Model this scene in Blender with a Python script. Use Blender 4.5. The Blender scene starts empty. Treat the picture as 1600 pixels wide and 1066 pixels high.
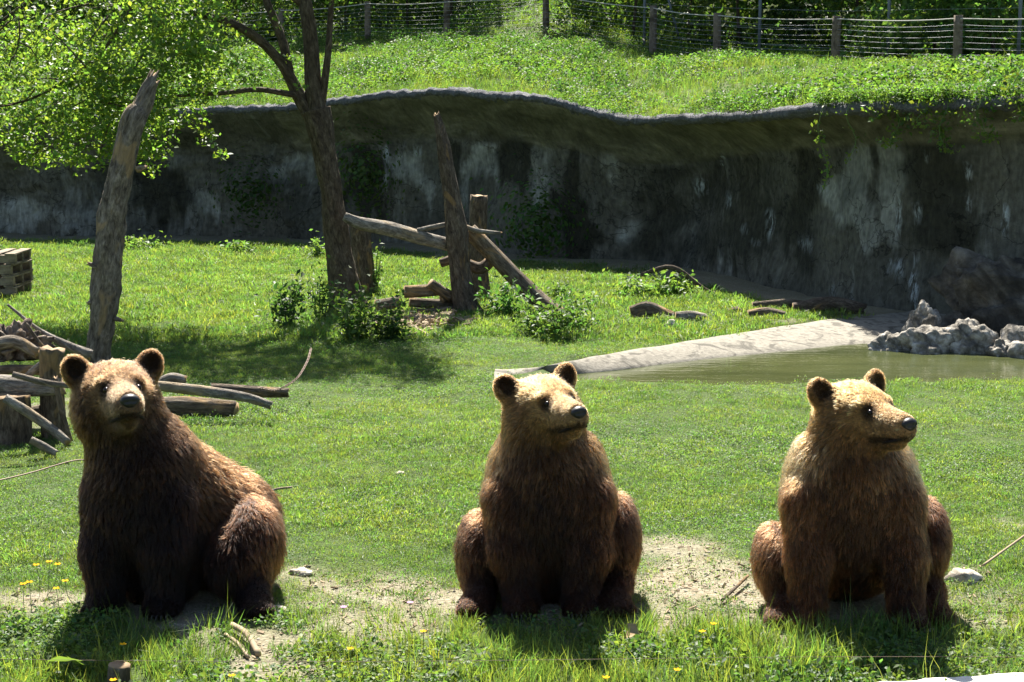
import bpy, math, random
import numpy as np
from mathutils import Vector, Matrix, noise as mnoise
from mathutils.kdtree import KDTree

random.seed(7)
rng = np.random.default_rng(7)
SC = bpy.context.scene
COL = SC.collection
R = math.radians

# ---------------------------------------------------------------- camera
FPX, CX, CY, HC, PITCH = 2444.4, 800.0, 533.0, 2.24, R(7.99)
cam = bpy.data.cameras.new('camera')
cam.lens = 55.0
cam.sensor_width = 36.0
cam.clip_end = 400.0
cam_ob = bpy.data.objects.new('camera', cam)
COL.objects.link(cam_ob)
cam_ob.location = (0, 0, HC)
cam_ob.rotation_euler = (math.pi / 2 - PITCH, 0, 0)
SC.camera = cam_ob

# ---------------------------------------------------------------- world, sun, exposure
SUN_EL, SUN_AZ = R(50), R(-5)
world = bpy.data.worlds.new('World')
SC.world = world
world.use_nodes = True
wn = world.node_tree
sky = wn.nodes.new('ShaderNodeTexSky')
sky.sky_type = 'NISHITA'
sky.sun_disc = False
sky.sun_elevation = SUN_EL
sky.sun_rotation = SUN_AZ
bgn = wn.nodes['Background']
bgn.inputs['Strength'].default_value = 0.05
wn.links.new(sky.outputs[0], bgn.inputs[0])
sun = bpy.data.lights.new('sun', 'SUN')
sun.energy = 5.0
sun.angle = R(0.5)
sun.color = (1.0, 0.95, 0.86)
sun_ob = bpy.data.objects.new('sun', sun)
COL.objects.link(sun_ob)
sun_ob.location = (0, 30, 40)
sun_ob.rotation_euler = (-(math.pi / 2 - SUN_EL), 0, -SUN_AZ)
SC.view_settings.view_transform = 'Standard'
SC.view_settings.look = 'None'
SC.view_settings.gamma = 1.0
SC.view_settings.use_curve_mapping = False
SC.view_settings.exposure = 1.92
SC.cycles.max_bounces = 8
SC.cycles.transparent_max_bounces = 8
SC.cycles.diffuse_bounces = 3
SC.cycles.glossy_bounces = 3
SC.cycles.transmission_bounces = 6

# ---------------------------------------------------------------- pixel -> place helpers (design time)
_ct, _st = math.cos(PITCH), math.sin(PITCH)

def ray(px, py):
    a, b = (px - CX) / FPX, (CY - py) / FPX
    return np.array([a, _ct + b * _st, -_st + b * _ct])

def G(px, py, z=0.0):
    d = ray(px, py)
    t = (z - HC) / d[2]
    return np.array([0, 0, HC]) + d * t

def at(px, py, Y):
    d = ray(px, py)
    return np.array([0, 0, HC]) + d * (Y / d[1])

def proj(x, y, z):
    dz = z - HC
    dep = y * _ct - dz * _st
    return CX + FPX * x / dep, CY - FPX * (y * _st + dz * _ct) / dep

def pxm(Y):
    return Y / FPX            # metres in one photograph pixel at depth Y

# ---------------------------------------------------------------- numpy noise
def vnoise(x, y, scale=1.0, seed=0):
    x = np.asarray(x, float) / scale + 137.3 * seed
    y = np.asarray(y, float) / scale + 71.7 * seed
    xi, yi = np.floor(x).astype(np.int64), np.floor(y).astype(np.int64)
    xf, yf = x - xi, y - yi
    u, v = xf * xf * (3 - 2 * xf), yf * yf * (3 - 2 * yf)
    def h(a, b):
        n = (a * 374761393 + b * 668265263 + seed * 974711) & 0x7fffffff
        n = ((n ^ (n >> 13)) * 1274126177) & 0x7fffffff
        return ((n ^ (n >> 16)) & 0xffff) / 65535.0
    return (h(xi, yi) * (1 - u) + h(xi + 1, yi) * u) * (1 - v) + (h(xi, yi + 1) * (1 - u) + h(xi + 1, yi + 1) * u) * v

def fbm(x, y, scale=1.0, seed=0, n=3):
    s, a, t = 0, 1.0, 0
    for i in range(n):
        s = s + a * vnoise(x, y, scale / 2 ** i, seed + i)
        t += a
        a *= 0.5
    return s / t

def sstep(a, b, x):
    t = np.clip((np.asarray(x, float) - a) / (b - a), 0, 1)
    return t * t * (3 - 2 * t)

# ---------------------------------------------------------------- object helpers
def tag(o, label=None, cat=None, group=None, kind=None):
    if label: o['label'] = label
    if cat: o['category'] = cat
    if group: o['group'] = group
    if kind: o['kind'] = kind
    return o

def empty(name, loc=(0, 0, 0), label=None, cat=None, group=None):
    o = bpy.data.objects.new(name, None)
    COL.objects.link(o)
    o.location = tuple(float(v) for v in loc)
    o.empty_display_size = 0.1
    return tag(o, label, cat, group)

def new_mesh(name, V, F, attrs=None, smooth=True, mats=(), midx=None):
    me = bpy.data.meshes.new(name)
    V = np.asarray(V, np.float32)
    if isinstance(F, np.ndarray):
        k = F.shape[1]
        nf = len(F)
        me.vertices.add(len(V))
        me.vertices.foreach_set('co', V.ravel())
        me.loops.add(nf * k)
        me.loops.foreach_set('vertex_index', F.astype(np.int32).ravel())
        me.polygons.add(nf)
        me.polygons.foreach_set('loop_start', np.arange(0, nf * k, k, dtype=np.int32))
        me.update(calc_edges=True)
    else:
        me.from_pydata([tuple(map(float, v)) for v in V], [], [tuple(map(int, f)) for f in F])
        me.update()
    me.validate()
    if smooth and len(me.polygons):
        me.polygons.foreach_set('use_smooth', np.ones(len(me.polygons), dtype=bool))
    for nme, (typ, arr) in (attrs or {}).items():
        a = me.attributes.new(nme, typ, 'POINT')
        key = {'FLOAT': 'value', 'FLOAT_VECTOR': 'vector', 'FLOAT_COLOR': 'color', 'INT': 'value'}[typ]
        a.data.foreach_set(key, np.asarray(arr, np.int32 if typ == 'INT' else np.float32).ravel())
    for m in mats:
        me.materials.append(m)
    if midx is not None:
        me.polygons.foreach_set('material_index', np.asarray(midx, np.int32))
    return me

def obj(name, me, parent=None, loc=None):
    o = bpy.data.objects.new(name, me)
    COL.objects.link(o)
    if parent is not None: o.parent = parent
    if loc is not None: o.location = tuple(float(v) for v in loc)
    return o

def c4(c):
    c = np.asarray(c, float)
    return np.concatenate([c, np.ones(c.shape[:-1] + (1,))], -1)

# ---------------------------------------------------------------- materials
class MatB:
    def __init__(s, name):
        s.m = bpy.data.materials.new(name)
        s.m.use_nodes = True
        s.t = s.m.node_tree
        s.p = s.t.nodes['Principled BSDF']
        s.out = s.t.nodes['Material Output']
    def n(s, typ, **kw):
        nd = s.t.nodes.new(typ)
        for k, v in kw.items():
            setattr(nd, k, v)
        return nd
    def l(s, a, b):
        s.t.links.new(a, b)
    def attr(s, name):
        return s.n('ShaderNodeAttribute', attribute_name=name)
    def coord(s, attr=None, scale=(1, 1, 1), rot=(0, 0, 0)):
        mp = s.n('ShaderNodeMapping')
        mp.inputs['Scale'].default_value = scale
        mp.inputs['Rotation'].default_value = rot
        if attr:
            s.l(s.attr(attr).outputs['Vector'], mp.inputs[0])
        else:
            s.l(s.n('ShaderNodeTexCoord').outputs['Object'], mp.inputs[0])
        return mp.outputs[0]
    def noise(s, vec, scale, detail=4, rough=0.55, dist=0.0):
        nd = s.n('ShaderNodeTexNoise')
        nd.inputs['Scale'].default_value = scale
        nd.inputs['Detail'].default_value = detail
        nd.inputs['Roughness'].default_value = rough
        nd.inputs['Distortion'].default_value = dist
        s.l(vec, nd.inputs['Vector'])
        return nd.outputs['Fac']
    def vor(s, vec, scale, feature='F1'):
        nd = s.n('ShaderNodeTexVoronoi', feature=feature)
        nd.inputs['Scale'].default_value = scale
        s.l(vec, nd.inputs['Vector'])
        return nd.outputs['Distance']
    def ramp(s, fac, stops):
        nd = s.n('ShaderNodeValToRGB')
        cr = nd.color_ramp
        while len(cr.elements) < len(stops):
            cr.elements.new(0.5)
        for e, (p, c) in zip(cr.elements, stops):
            e.position = p
            e.color = (c, c, c, 1) if isinstance(c, (int, float)) else tuple(c) + (1,)
        s.l(fac, nd.inputs[0])
        return nd.outputs['Color']
    def mix(s, fac, a, b, mode='MIX'):
        nd = s.n('ShaderNodeMix', data_type='RGBA', blend_type=mode)
        for sock, v in ((nd.inputs[0], fac), (nd.inputs[6], a), (nd.inputs[7], b)):
            if isinstance(v, (int, float)):
                sock.default_value = v
            elif isinstance(v, tuple):
                sock.default_value = v + (1,)
            else:
                s.l(v, sock)
        return nd.outputs[2]
    def math(s, op, a, b):
        nd = s.n('ShaderNodeMath', operation=op)
        for sock, v in ((nd.inputs[0], a), (nd.inputs[1], b)):
            if isinstance(v, (int, float)): sock.default_value = v
            else: s.l(v, sock)
        return nd.outputs[0]
    def bump(s, h, strength=0.5, dist=0.02):
        b = s.n('ShaderNodeBump')
        b.inputs['Strength'].default_value = strength
        b.inputs['Distance'].default_value = dist
        s.l(h, b.inputs['Height'])
        s.l(b.outputs[0], s.p.inputs['Normal'])
        return s
    def col(s, c):
        if isinstance(c, tuple): s.p.inputs['Base Color'].default_value = c + (1,)
        else: s.l(c, s.p.inputs['Base Color'])
        return s
    def rough(s, r, spec=0.4):
        s.p.inputs['Roughness'].default_value = r
        s.p.inputs['Specular IOR Level'].default_value = spec
        return s

def bark_mat(name, dark, mid, light, wood=None, along=5.0, bump=1.0, patch=0.55):
    b = MatB(name)
    v = b.coord('tc', (14, 14, along))
    f = b.noise(v, 1.6, 6, 0.65, 0.6)
    v2 = b.coord('tc', (26, 26, along * 1.4))
    cr = b.vor(v2, 1.0)
    c = b.ramp(f, [(0.3, dark), (0.5, mid), (0.72, light)])
    f3 = b.noise(b.coord('tc', (60, 60, along * 3)), 1.6, 5, 0.7, 0.4)
    c = b.mix(1.0, c, b.ramp(f3, [(0.3, 0.45), (0.6, 1.15), (0.8, 1.5)]), 'MULTIPLY')
    c = b.mix(b.ramp(cr, [(0.0, 0.35), (0.35, 1.0)]), tuple(x * 0.4 for x in dark), c)
    if wood:
        p = b.noise(b.coord('tc', (3.5, 3.5, 1.6)), 1.3, 3, 0.6, 1.0)
        c = b.mix(b.ramp(p, [(patch, 0.0), (patch + 0.06, 1.0)]), c, b.ramp(f, [(0.35, tuple(x * 0.55 for x in wood)), (0.65, wood)]))
    b.col(c).rough(0.9, 0.2)
    b.bump(b.math('ADD', b.math('ADD', b.math('MULTIPLY', cr, 0.6), f), b.math('MULTIPLY', f3, 0.7)), bump, 0.03)
    return b.m

M_BARK = bark_mat('bark', (0.045, 0.033, 0.022), (0.10, 0.075, 0.05), (0.2, 0.16, 0.11), (0.26, 0.18, 0.09), patch=0.66)
M_DEAD = bark_mat('weathered_bark', (0.06, 0.046, 0.034), (0.20, 0.162, 0.12), (0.38, 0.32, 0.25), (0.40, 0.28, 0.155), patch=0.58)
M_DARKDEAD = bark_mat('dark_weathered_bark', (0.05, 0.035, 0.025), (0.12, 0.09, 0.065), (0.24, 0.19, 0.14), (0.3, 0.19, 0.09), patch=0.58)
M_GREYLOG = bark_mat('grey_log_bark', (0.1, 0.085, 0.07), (0.25, 0.22, 0.18), (0.45, 0.4, 0.34), (0.38, 0.3, 0.2), along=6)
M_LOG = bark_mat('log_bark', (0.06, 0.045, 0.03), (0.15, 0.115, 0.08), (0.3, 0.25, 0.18), (0.33, 0.22, 0.11), along=4)

def cut_mat():
    b = MatB('cut_wood')
    f = b.noise(b.coord(None, (1, 1, 1)), 18, 4)
    b.col(b.ramp(f, [(0.3, (0.14, 0.09, 0.05)), (0.7, (0.34, 0.24, 0.14))])).rough(0.85, 0.2)
    return b.bump(f, 0.4, 0.01).m
M_CUT = cut_mat()

def leaf_mat(name, dif, tra, gloss=0.35, trw=0.5):
    b = MatB(name)
    t = b.attr('lc').outputs['Color']
    oi = b.n('ShaderNodeObjectInfo').outputs['Random']
    vr = b.ramp(oi, [(0.0, 0.72), (1.0, 1.25)])
    loc = b.noise(b.n('ShaderNodeObjectInfo').outputs['Location'], 1.1, 4, 0.7)
    vr = b.mix(1.0, vr, b.ramp(loc, [(0.34, (0.72, 0.82, 0.8)), (0.5, (1.0, 1.0, 1.0)), (0.66, (1.35, 1.15, 1.05))]), 'MULTIPLY')
    d = b.mix(1.0, b.mix(1.0, dif, t, 'MULTIPLY'), vr, 'MULTIPLY')
    tr = b.mix(1.0, b.mix(1.0, tra, t, 'MULTIPLY'), vr, 'MULTIPLY')
    b.col(d).rough(0.55, gloss)
    tn = b.n('ShaderNodeBsdfTranslucent')
    b.l(tr, tn.inputs[0])
    mx = b.n('ShaderNodeMixShader')
    mx.inputs[0].default_value = trw
    b.l(b.p.outputs[0], mx.inputs[1])
    b.l(tn.outputs[0], mx.inputs[2])
    b.l(mx.outputs[0], b.out.inputs['Surface'])
    return b.m

M_GRASS = leaf_mat('grass_blade', (0.095, 0.15, 0.038), (0.17, 0.285, 0.035), 0.5, 0.5)
M_WEED = leaf_mat('weed_leaf', (0.085, 0.145, 0.04), (0.165, 0.285, 0.035), 0.35, 0.5)
M_HILLW = leaf_mat('hill_weed_leaf', (0.075, 0.14, 0.032), (0.155, 0.285, 0.03), 0.12, 0.5)
M_TREE = leaf_mat('tree_leaf', (0.075, 0.125, 0.02), (0.22, 0.345, 0.034), 0.6, 0.5)
M_FAR = leaf_mat('forest_leaf', (0.055, 0.092, 0.022), (0.12, 0.21, 0.024), 0.3, 0.42)
M_SHRUB = leaf_mat('shrub_leaf', (0.06, 0.11, 0.03), (0.11, 0.22, 0.03), 0.25, 0.45)

def ground_mat():
    b = MatB('lawn_soil')
    v = b.coord()
    d = b.attr('dirt').outputs['Fac']
    fine = b.noise(v, 60, 5, 0.7)
    mid = b.noise(v, 7, 4)
    soil = b.ramp(fine, [(0.28, (0.10, 0.08, 0.05)), (0.5, (0.27, 0.235, 0.17)), (0.72, (0.44, 0.40, 0.31))])
    soil = b.mix(b.ramp(mid, [(0.35, 0.0), (0.7, 0.6)]), soil, (0.19, 0.155, 0.095))
    turf = b.ramp(fine, [(0.3, (0.03, 0.045, 0.012)), (0.7, (0.08, 0.12, 0.03))])
    b.col(b.mix(d, turf, soil)).rough(0.95, 0.15)
    peb = b.vor(v, 45)
    b.bump(b.math('ADD', fine, b.math('MULTIPLY', peb, 0.7)), 0.7, 0.02)
    return b.m
M_GROUND = ground_mat()

def hill_mat():
    b = MatB('hill_soil')
    f = b.noise(b.coord(), 9, 5, 0.65)
    b.col(b.ramp(f, [(0.3, (0.03, 0.04, 0.012)), (0.7, (0.09, 0.12, 0.03))])).rough(0.95, 0.1)
    return b.bump(f, 0.6, 0.05).m
M_HILL = hill_mat()

def wall_mat():
    b = MatB('stained_concrete')
    fine = b.noise(b.coord('wc', (1, 0.7, 1)), 11, 7, 0.75)
    big = b.noise(b.coord('wc', (0.55, 0.5, 1)), 1.0, 5, 0.65, 0.6)
    edge = b.noise(b.coord('wc', (3.2, 0.9, 1)), 2.2, 5, 0.65, 0.5)
    base = b.ramp(fine, [(0.25, (0.068, 0.063, 0.048)), (0.75, (0.17, 0.16, 0.125))])
    pale = b.ramp(fine, [(0.25, (0.25, 0.25, 0.215)), (0.75, (0.45, 0.45, 0.40))])
    moss = b.ramp(fine, [(0.3, (0.016, 0.015, 0.009)), (0.75, (0.045, 0.041, 0.025))])
    c = b.mix(b.ramp(b.noise(b.coord('wc', (1.6, 0.3, 1)), 1.0, 5, 0.65, 0.5), [(0.56, 0.0), (0.68, 0.5)]), base, pale)
    c = b.mix(b.ramp(b.math('ADD', b.attr('pale').outputs['Fac'], b.math('MULTIPLY', edge, 0.9)), [(0.58, 0.0), (0.98, 0.9)]), c, pale)
    c = b.mix(b.ramp(b.math('ADD', b.attr('moss').outputs['Fac'], b.math('MULTIPLY', edge, 0.9)), [(0.6, 0.0), (1.05, 0.9)]), c, moss)
    c = b.mix(b.ramp(big, [(0.32, 0.7), (0.58, 0.0)]), c, (0.03, 0.031, 0.024))
    dr = b.noise(b.coord('wc', (9, 2.2, 1)), 2.0, 6, 0.7, 0.3)
    c = b.mix(b.math('MULTIPLY', b.ramp(b.attr('lime').outputs['Fac'], [(0.05, 0.0), (0.6, 1.0)]), b.ramp(dr, [(0.44, 0.0), (0.58, 0.9)])), c, (0.42, 0.45, 0.45))
    c = b.mix(1.0, c, b.ramp(dr, [(0.25, 0.55), (0.75, 1.4)]), 'MULTIPLY')
    wv = b.n('ShaderNodeVectorMath', operation='ADD')
    b.l(b.coord('wc', (0.7, 0.9, 1)), wv.inputs[0])
    wn_ = b.n('ShaderNodeTexNoise'); wn_.inputs['Scale'].default_value = 3.0; wn_.inputs['Detail'].default_value = 5
    b.l(b.coord('wc'), wn_.inputs['Vector'])
    b.l(wn_.outputs['Color'], wv.inputs[1])
    ck = b.vor(wv.outputs[0], 1.1, 'DISTANCE_TO_EDGE')
    c = b.mix(1.0, c, b.ramp(ck, [(0.0, 0.35), (0.02, 1.0)]), 'MULTIPLY')
    crk = b.vor(b.coord('wc', (1, 1, 1)), 9)
    c = b.mix(1.0, c, b.ramp(crk, [(0.0, 0.7), (0.5, 1.2)]), 'MULTIPLY')
    ol = b.attr('under').outputs['Fac']
    olive = b.ramp(b.noise(b.coord('wc', (0.7, 1.6, 1), (0, 0, 0.5)), 1.6, 5, 0.65, 0.8), [(0.3, (0.06, 0.056, 0.033)), (0.5, (0.15, 0.14, 0.09)), (0.7, (0.28, 0.255, 0.18))])
    c = b.mix(ol, c, b.mix(1.0, olive, b.ramp(fine, [(0.3, 0.6), (0.7, 1.35)]), 'MULTIPLY'))
    b.col(c).rough(0.9, 0.25)
    return b.bump(b.math('ADD', fine, b.math('MULTIPLY', big, 2.0)), 0.9, 0.08).m
M_WALL = wall_mat()

def rough_mat(name, stops, scale=16, bump=0.7, dist=0.02, crack=True):
    b = MatB(name)
    v = b.coord()
    f = b.noise(v, scale, 6, 0.7, 0.3)
    c = b.ramp(f, stops)
    if crack:
        g = b.noise(v, scale * 0.2, 4, 0.6, 1.2)
        c = b.mix(b.ramp(g, [(0.38, 0.75), (0.5, 0.0)]), c, tuple(x * 0.35 for x in stops[0][1]))
    b.col(c).rough(0.9, 0.25)
    return b.bump(f, bump, dist).m
M_RIM = rough_mat('gravelly_rim', [(0.3, (0.06, 0.06, 0.065)), (0.55, (0.15, 0.15, 0.16)), (0.75, (0.30, 0.30, 0.32))], 22, 1.0, 0.06, False)
M_CONC = rough_mat('pond_concrete', [(0.3, (0.15, 0.135, 0.105)), (0.55, (0.225, 0.205, 0.165)), (0.75, (0.30, 0.275, 0.225))], 22, 0.7, 0.015, True)
M_ROCK = rough_mat('sunlit_rock', [(0.3, (0.07, 0.062, 0.05)), (0.48, (0.24, 0.215, 0.175)), (0.66, (0.52, 0.48, 0.42))], 9, 1.0, 0.05)  # pale mottling raised to imitate sun on the boulders
M_OUTCROP = rough_mat('shaded_rock', [(0.3, (0.045, 0.038, 0.03)), (0.5, (0.115, 0.10, 0.08)), (0.7, (0.23, 0.205, 0.17))], 5, 1.0, 0.08)  # darker copy of the boulder rock, shade put into its colour
M_ROOT = rough_mat('root_wood', [(0.3, (0.06, 0.04, 0.028)), (0.5, (0.2, 0.15, 0.11)), (0.7, (0.38, 0.32, 0.25))], 14, 1.0, 0.04)
M_STONE = rough_mat('pale_stone', [(0.3, (0.32, 0.28, 0.21)), (0.5, (0.46, 0.41, 0.33)), (0.72, (0.58, 0.54, 0.46))], 16)
M_POSTWOOD = rough_mat('fence_post_wood', [(0.3, (0.09, 0.07, 0.05)), (0.5, (0.16, 0.125, 0.09)), (0.72, (0.25, 0.2, 0.15))], 12)
M_PLANK = rough_mat('pallet_wood', [(0.3, (0.13, 0.10, 0.075)), (0.5, (0.23, 0.185, 0.135)), (0.72, (0.34, 0.28, 0.2))], 8)
M_PARA = rough_mat('pale_coping', [(0.3, (0.55, 0.52, 0.45)), (0.5, (0.66, 0.63, 0.56)), (0.72, (0.75, 0.72, 0.66))], 24, 0.3, 0.006, False)

def plain(name, c, r=0.6, spec=0.4, metal=0.0):
    b = MatB(name)
    f = b.noise(b.coord(), 40, 3)
    b.col(b.mix(b.ramp(f, [(0.3, 0.0), (0.7, 1.0)]), tuple(x * 0.75 for x in c), c)).rough(r, spec)
    b.p.inputs['Metallic'].default_value = metal
    return b.m
M_WIRE = plain('galvanised_wire', (0.30, 0.31, 0.33), 0.6, 0.3, 0.3)
M_METALPOST = plain('galvanised_post', (0.16, 0.18, 0.2), 0.6, 0.3, 0.2)
M_ROPE = plain('pale_rope', (0.5, 0.48, 0.42), 0.8)
M_RUST = plain('rusty_chain', (0.2, 0.14, 0.1), 0.6, 0.5, 0.4)
M_NOSE = plain('nose_skin', (0.012, 0.011, 0.012), 0.42, 0.35)
M_EYE = plain('eye', (0.010, 0.006, 0.004), 0.22, 0.25)
M_LIP = plain('lip_skin', (0.014, 0.010, 0.009), 0.75, 0.12)
M_CLAW = plain('claw', (0.03, 0.024, 0.018), 0.5, 0.3)
M_YELLOW = plain('yellow_petal', (0.75, 0.40, 0.008), 0.8, 0.05)
M_PINK = plain('pink_petal', (0.6, 0.22, 0.5), 0.6, 0.3)
M_WHITEFL = plain('white_petal', (0.75, 0.75, 0.7), 0.6, 0.3)
M_DEADLEAF = plain('dry_leaf', (0.36, 0.25, 0.14), 0.8, 0.2)
M_CHIP = plain('wood_chip', (0.33, 0.25, 0.16), 0.85, 0.2)

def water_mat():
    b = MatB('pond_water')
    f = b.noise(b.coord(None, (1.2, 4.0, 1)), 2.2, 4, 0.6, 0.4)
    f2 = b.noise(b.coord(None, (0.5, 1.3, 1)), 1.2, 3)
    b.col(b.ramp(f2, [(0.3, (0.037, 0.045, 0.016)), (0.7, (0.075, 0.083, 0.032))])).rough(0.04, 0.5)
    b.p.inputs['IOR'].default_value = 1.33
    return b.bump(f, 0.10, 0.05).m
M_WATER = water_mat()

# ---------------------------------------------------------------- tubes, logs, rocks, leaves
def smooth_path(pts, rad, n):
    pts = np.asarray(pts, float); rad = np.asarray(rad, float)
    if len(pts) < 2: return pts, rad
    d = np.concatenate([[0], np.cumsum(np.linalg.norm(np.diff(pts, axis=0), axis=1))])
    s = np.linspace(0, d[-1], n)
    P = np.concatenate([[2 * pts[0] - pts[1]], pts, [2 * pts[-1] - pts[-2]]])
    k = np.clip(np.searchsorted(d, s, side='right') - 1, 0, len(pts) - 2)
    t = ((s - d[k]) / np.maximum(d[k + 1] - d[k], 1e-9))[:, None]
    p0, p1, p2, p3 = P[k], P[k + 1], P[k + 2], P[k + 3]
    out = 0.5 * (2 * p1 + (p2 - p0) * t + (2 * p0 - 5 * p1 + 4 * p2 - p3) * t ** 2 + (3 * p1 - p0 - 3 * p2 + p3) * t ** 3)
    return out, np.interp(s, d, rad)

def tube(pts, rad, seg=10, n=None, bump=0.0, freq=6.0, seed=0, ragged=0.0, squash=1.0):
    """a limb along pts: V, F, straightened coordinates, material index (1 = cut ends)"""
    pts, rad = smooth_path(pts, rad, n or max(2, len(pts)))
    T = np.gradient(pts, axis=0)
    T /= np.linalg.norm(T, axis=1)[:, None] + 1e-12
    ref = np.array([0, 0, 1.0]) if abs(T[0][2]) < 0.8 else np.array([0, 1.0, 0])
    V, tc, F, mi = [], [], [], []
    dist = np.concatenate([[0], np.cumsum(np.linalg.norm(np.diff(pts, axis=0), axis=1))])
    A = np.cross(T[0], ref); A /= np.linalg.norm(A)
    for i in range(len(pts)):
        A = A - T[i] * A.dot(T[i]); A /= np.linalg.norm(A)
        B = np.cross(T[i], A)
        for j in range(seg):
            a = 2 * math.pi * j / seg
            ca, sa = math.cos(a), math.sin(a) * squash
            r = rad[i]
            q = (ca * 1.2 + seed * 3.1, sa * 1.2, dist[i] * freq * 0.35)
            if bump:
                k = mnoise.noise((q[0] * 1.3, q[1] * 1.3, q[2] * 0.6)) + 0.5 * mnoise.noise((q[0] * 3, q[1] * 3, q[2] * 1.6)) + (0.35 * mnoise.noise((q[0] * 7, q[1] * 7, q[2] * 2.2)) if seg > 16 else 0)
                r = r * (1 + bump * k)
            p = pts[i] + (A * ca + B * sa) * r
            if ragged and i == len(pts) - 1:
                p = p + T[i] * ragged * mnoise.noise((ca * 2.4 + seed, sa * 2.4, 3.3)) * 2
            V.append(p)
            tc.append((ca * rad[i] + seed * 1.7, sa * rad[i], dist[i] + seed))
    for i in range(len(pts) - 1):
        for j in range(seg):
            k = (j + 1) % seg
            F.append((i * seg + j, i * seg + k, (i + 1) * seg + k, (i + 1) * seg + j)); mi.append(0)
    for i, flip in ((0, True), (len(pts) - 1, False)):
        c = len(V)
        V.append(pts[i] - (T[i] * ragged * 0.4 if (ragged and not flip) else 0)); tc.append((seed * 1.7, 0, dist[i] + seed))
        for j in range(seg):
            k = (j + 1) % seg
            a, b = i * seg + j, i * seg + k
            F.append((b, a, c) if flip else (a, b, c)); mi.append(1)
    return np.array(V), F, np.array(tc), mi

def limb(name, pts, rad, mat, parent=None, seg=10, n=None, bump=0.06, freq=6, seed=0, ragged=0.0, cut=None, origin=None, squash=1.0):
    V, F, tc, mi = tube(pts, rad, seg, n, bump, freq, seed, ragged, squash)
    o = np.zeros(3) if origin is None else np.asarray(origin, float)
    me = new_mesh(name, V - o, F, {'tc': ('FLOAT_VECTOR', tc)}, True, (mat, cut or mat), mi)
    ob = obj(name, me, parent)
    if origin is not None and parent is None: ob.location = tuple(o)
    return ob

def rock_mesh(name, sx, sy, sz, seed, mat, sub=3, rough=0.35, ang=1.6):
    import bmesh
    bm = bmesh.new()
    bmesh.ops.create_icosphere(bm, subdivisions=sub, radius=1.0)
    for v in bm.verts:
        p = v.co.copy()
        k = mnoise.noise(p * ang + Vector((seed * 7.3, seed, 0))) + 0.5 * mnoise.noise(p * ang * 2.3 + Vector((seed, 4, 2))) + 0.25 * mnoise.noise(p * ang * 5 + Vector((seed, 1, 9)))
        p = p * (1 + rough * k)
        if p.z < -0.35: p.z = -0.35
        v.co = Vector((p.x * sx, p.y * sy, p.z * sz))
    me = bpy.data.meshes.new(name)
    bm.to_mesh(me); bm.free()
    me.polygons.foreach_set('use_smooth', np.ones(len(me.polygons), dtype=bool))
    me.materials.append(mat)
    return me

def rock(name, loc, size, seed, mat=None, label=None, cat='rock', group=None, rot=0.0, sub=3, rough=0.35, ang=1.6):
    o = obj(name, rock_mesh(name, size[0], size[1], size[2], seed, mat or M_STONE, sub, rough, ang), None, loc)
    o.rotation_euler.z = rot
    return tag(o, label, cat, group)

def leaves_arrays(C, size, aspect=0.55, up=0.3, fold=0.25, seed=0, N=None, D=None):
    """rhombic folded leaves at centres C: verts (4 each) and triangles (2 each)"""
    g = np.random.default_rng(seed)
    n = len(C)
    if N is None:
        N = g.normal(size=(n, 3)); N[:, 2] += up * 3
    N = N / (np.linalg.norm(N, axis=1)[:, None] + 1e-9)
    if D is None:
        D = g.normal(size=(n, 3))
    D = D - N * (D * N).sum(1)[:, None]
    D /= np.linalg.norm(D, axis=1)[:, None] + 1e-9
    S = np.cross(N, D)
    sz = (size * g.uniform(0.65, 1.3, n))[:, None]
    w = sz * aspect * 0.5
    a = C - D * sz * 0.5
    b = C + D * sz * 0.5
    m = C - D * sz * 0.06
    l = m + S * w + N * sz * fold * 0.4
    r = m - S * w + N * sz * fold * 0.4
    V = np.stack([a, r, b, l], 1).reshape(-1, 3)
    i = np.arange(n) * 4
    F = np.concatenate([np.stack([i, i + 1, i + 2], 1), np.stack([i, i + 2, i + 3], 1)])
    return V, F

def leaf_colors(n, seed, lo=0.6, hi=1.35, warm=0.25):
    g = np.random.default_rng(seed)
    k = g.uniform(lo, hi, n)[:, None]
    y = g.uniform(-warm, warm, n)[:, None]
    c = np.concatenate([k * (1 + y), k, k * (1 - 0.5 * y)], 1)
    return c

def leaf_mesh(name, C, size, mat, seed=0, **kw):
    V, F = leaves_arrays(C, size, seed=seed, **kw)
    lc = np.repeat(leaf_colors(len(C), seed), 4, 0)
    return new_mesh(name, V, F, {'lc': ('FLOAT_COLOR', c4(lc))}, False, (mat,))

# ================================================================ LARGE STRUCTURE
# ---- wall lip (plan and height) from the photograph: pixel x, pixel y of the lip, depth
LIPPX = [(-900, 205, 31.0), (-300, 200, 30.6), (0, 196, 30.4), (200, 178, 30.2), (350, 168, 30.0), (450, 165, 29.4), (540, 153, 28.6), (620, 143, 28.0), (680, 139, 27.2), (780, 145, 25.9),
         (870, 155, 25.2), (940, 177, 24.8), (1000, 184, 24.0), (1100, 179, 21.8), (1180, 173, 20.3), (1280, 166, 19.0), (1400, 160, 18.2), (1600, 152, 17.2), (1800, 140, 16.4), (2300, 120, 15.5)]
LIP = np.array([at(*p) for p in LIPPX])
def lip_y(x): return np.interp(x, LIP[:, 0], LIP[:, 1])
def lip_z(x): return np.interp(x, LIP[:, 0], LIP[:, 2])

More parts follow.
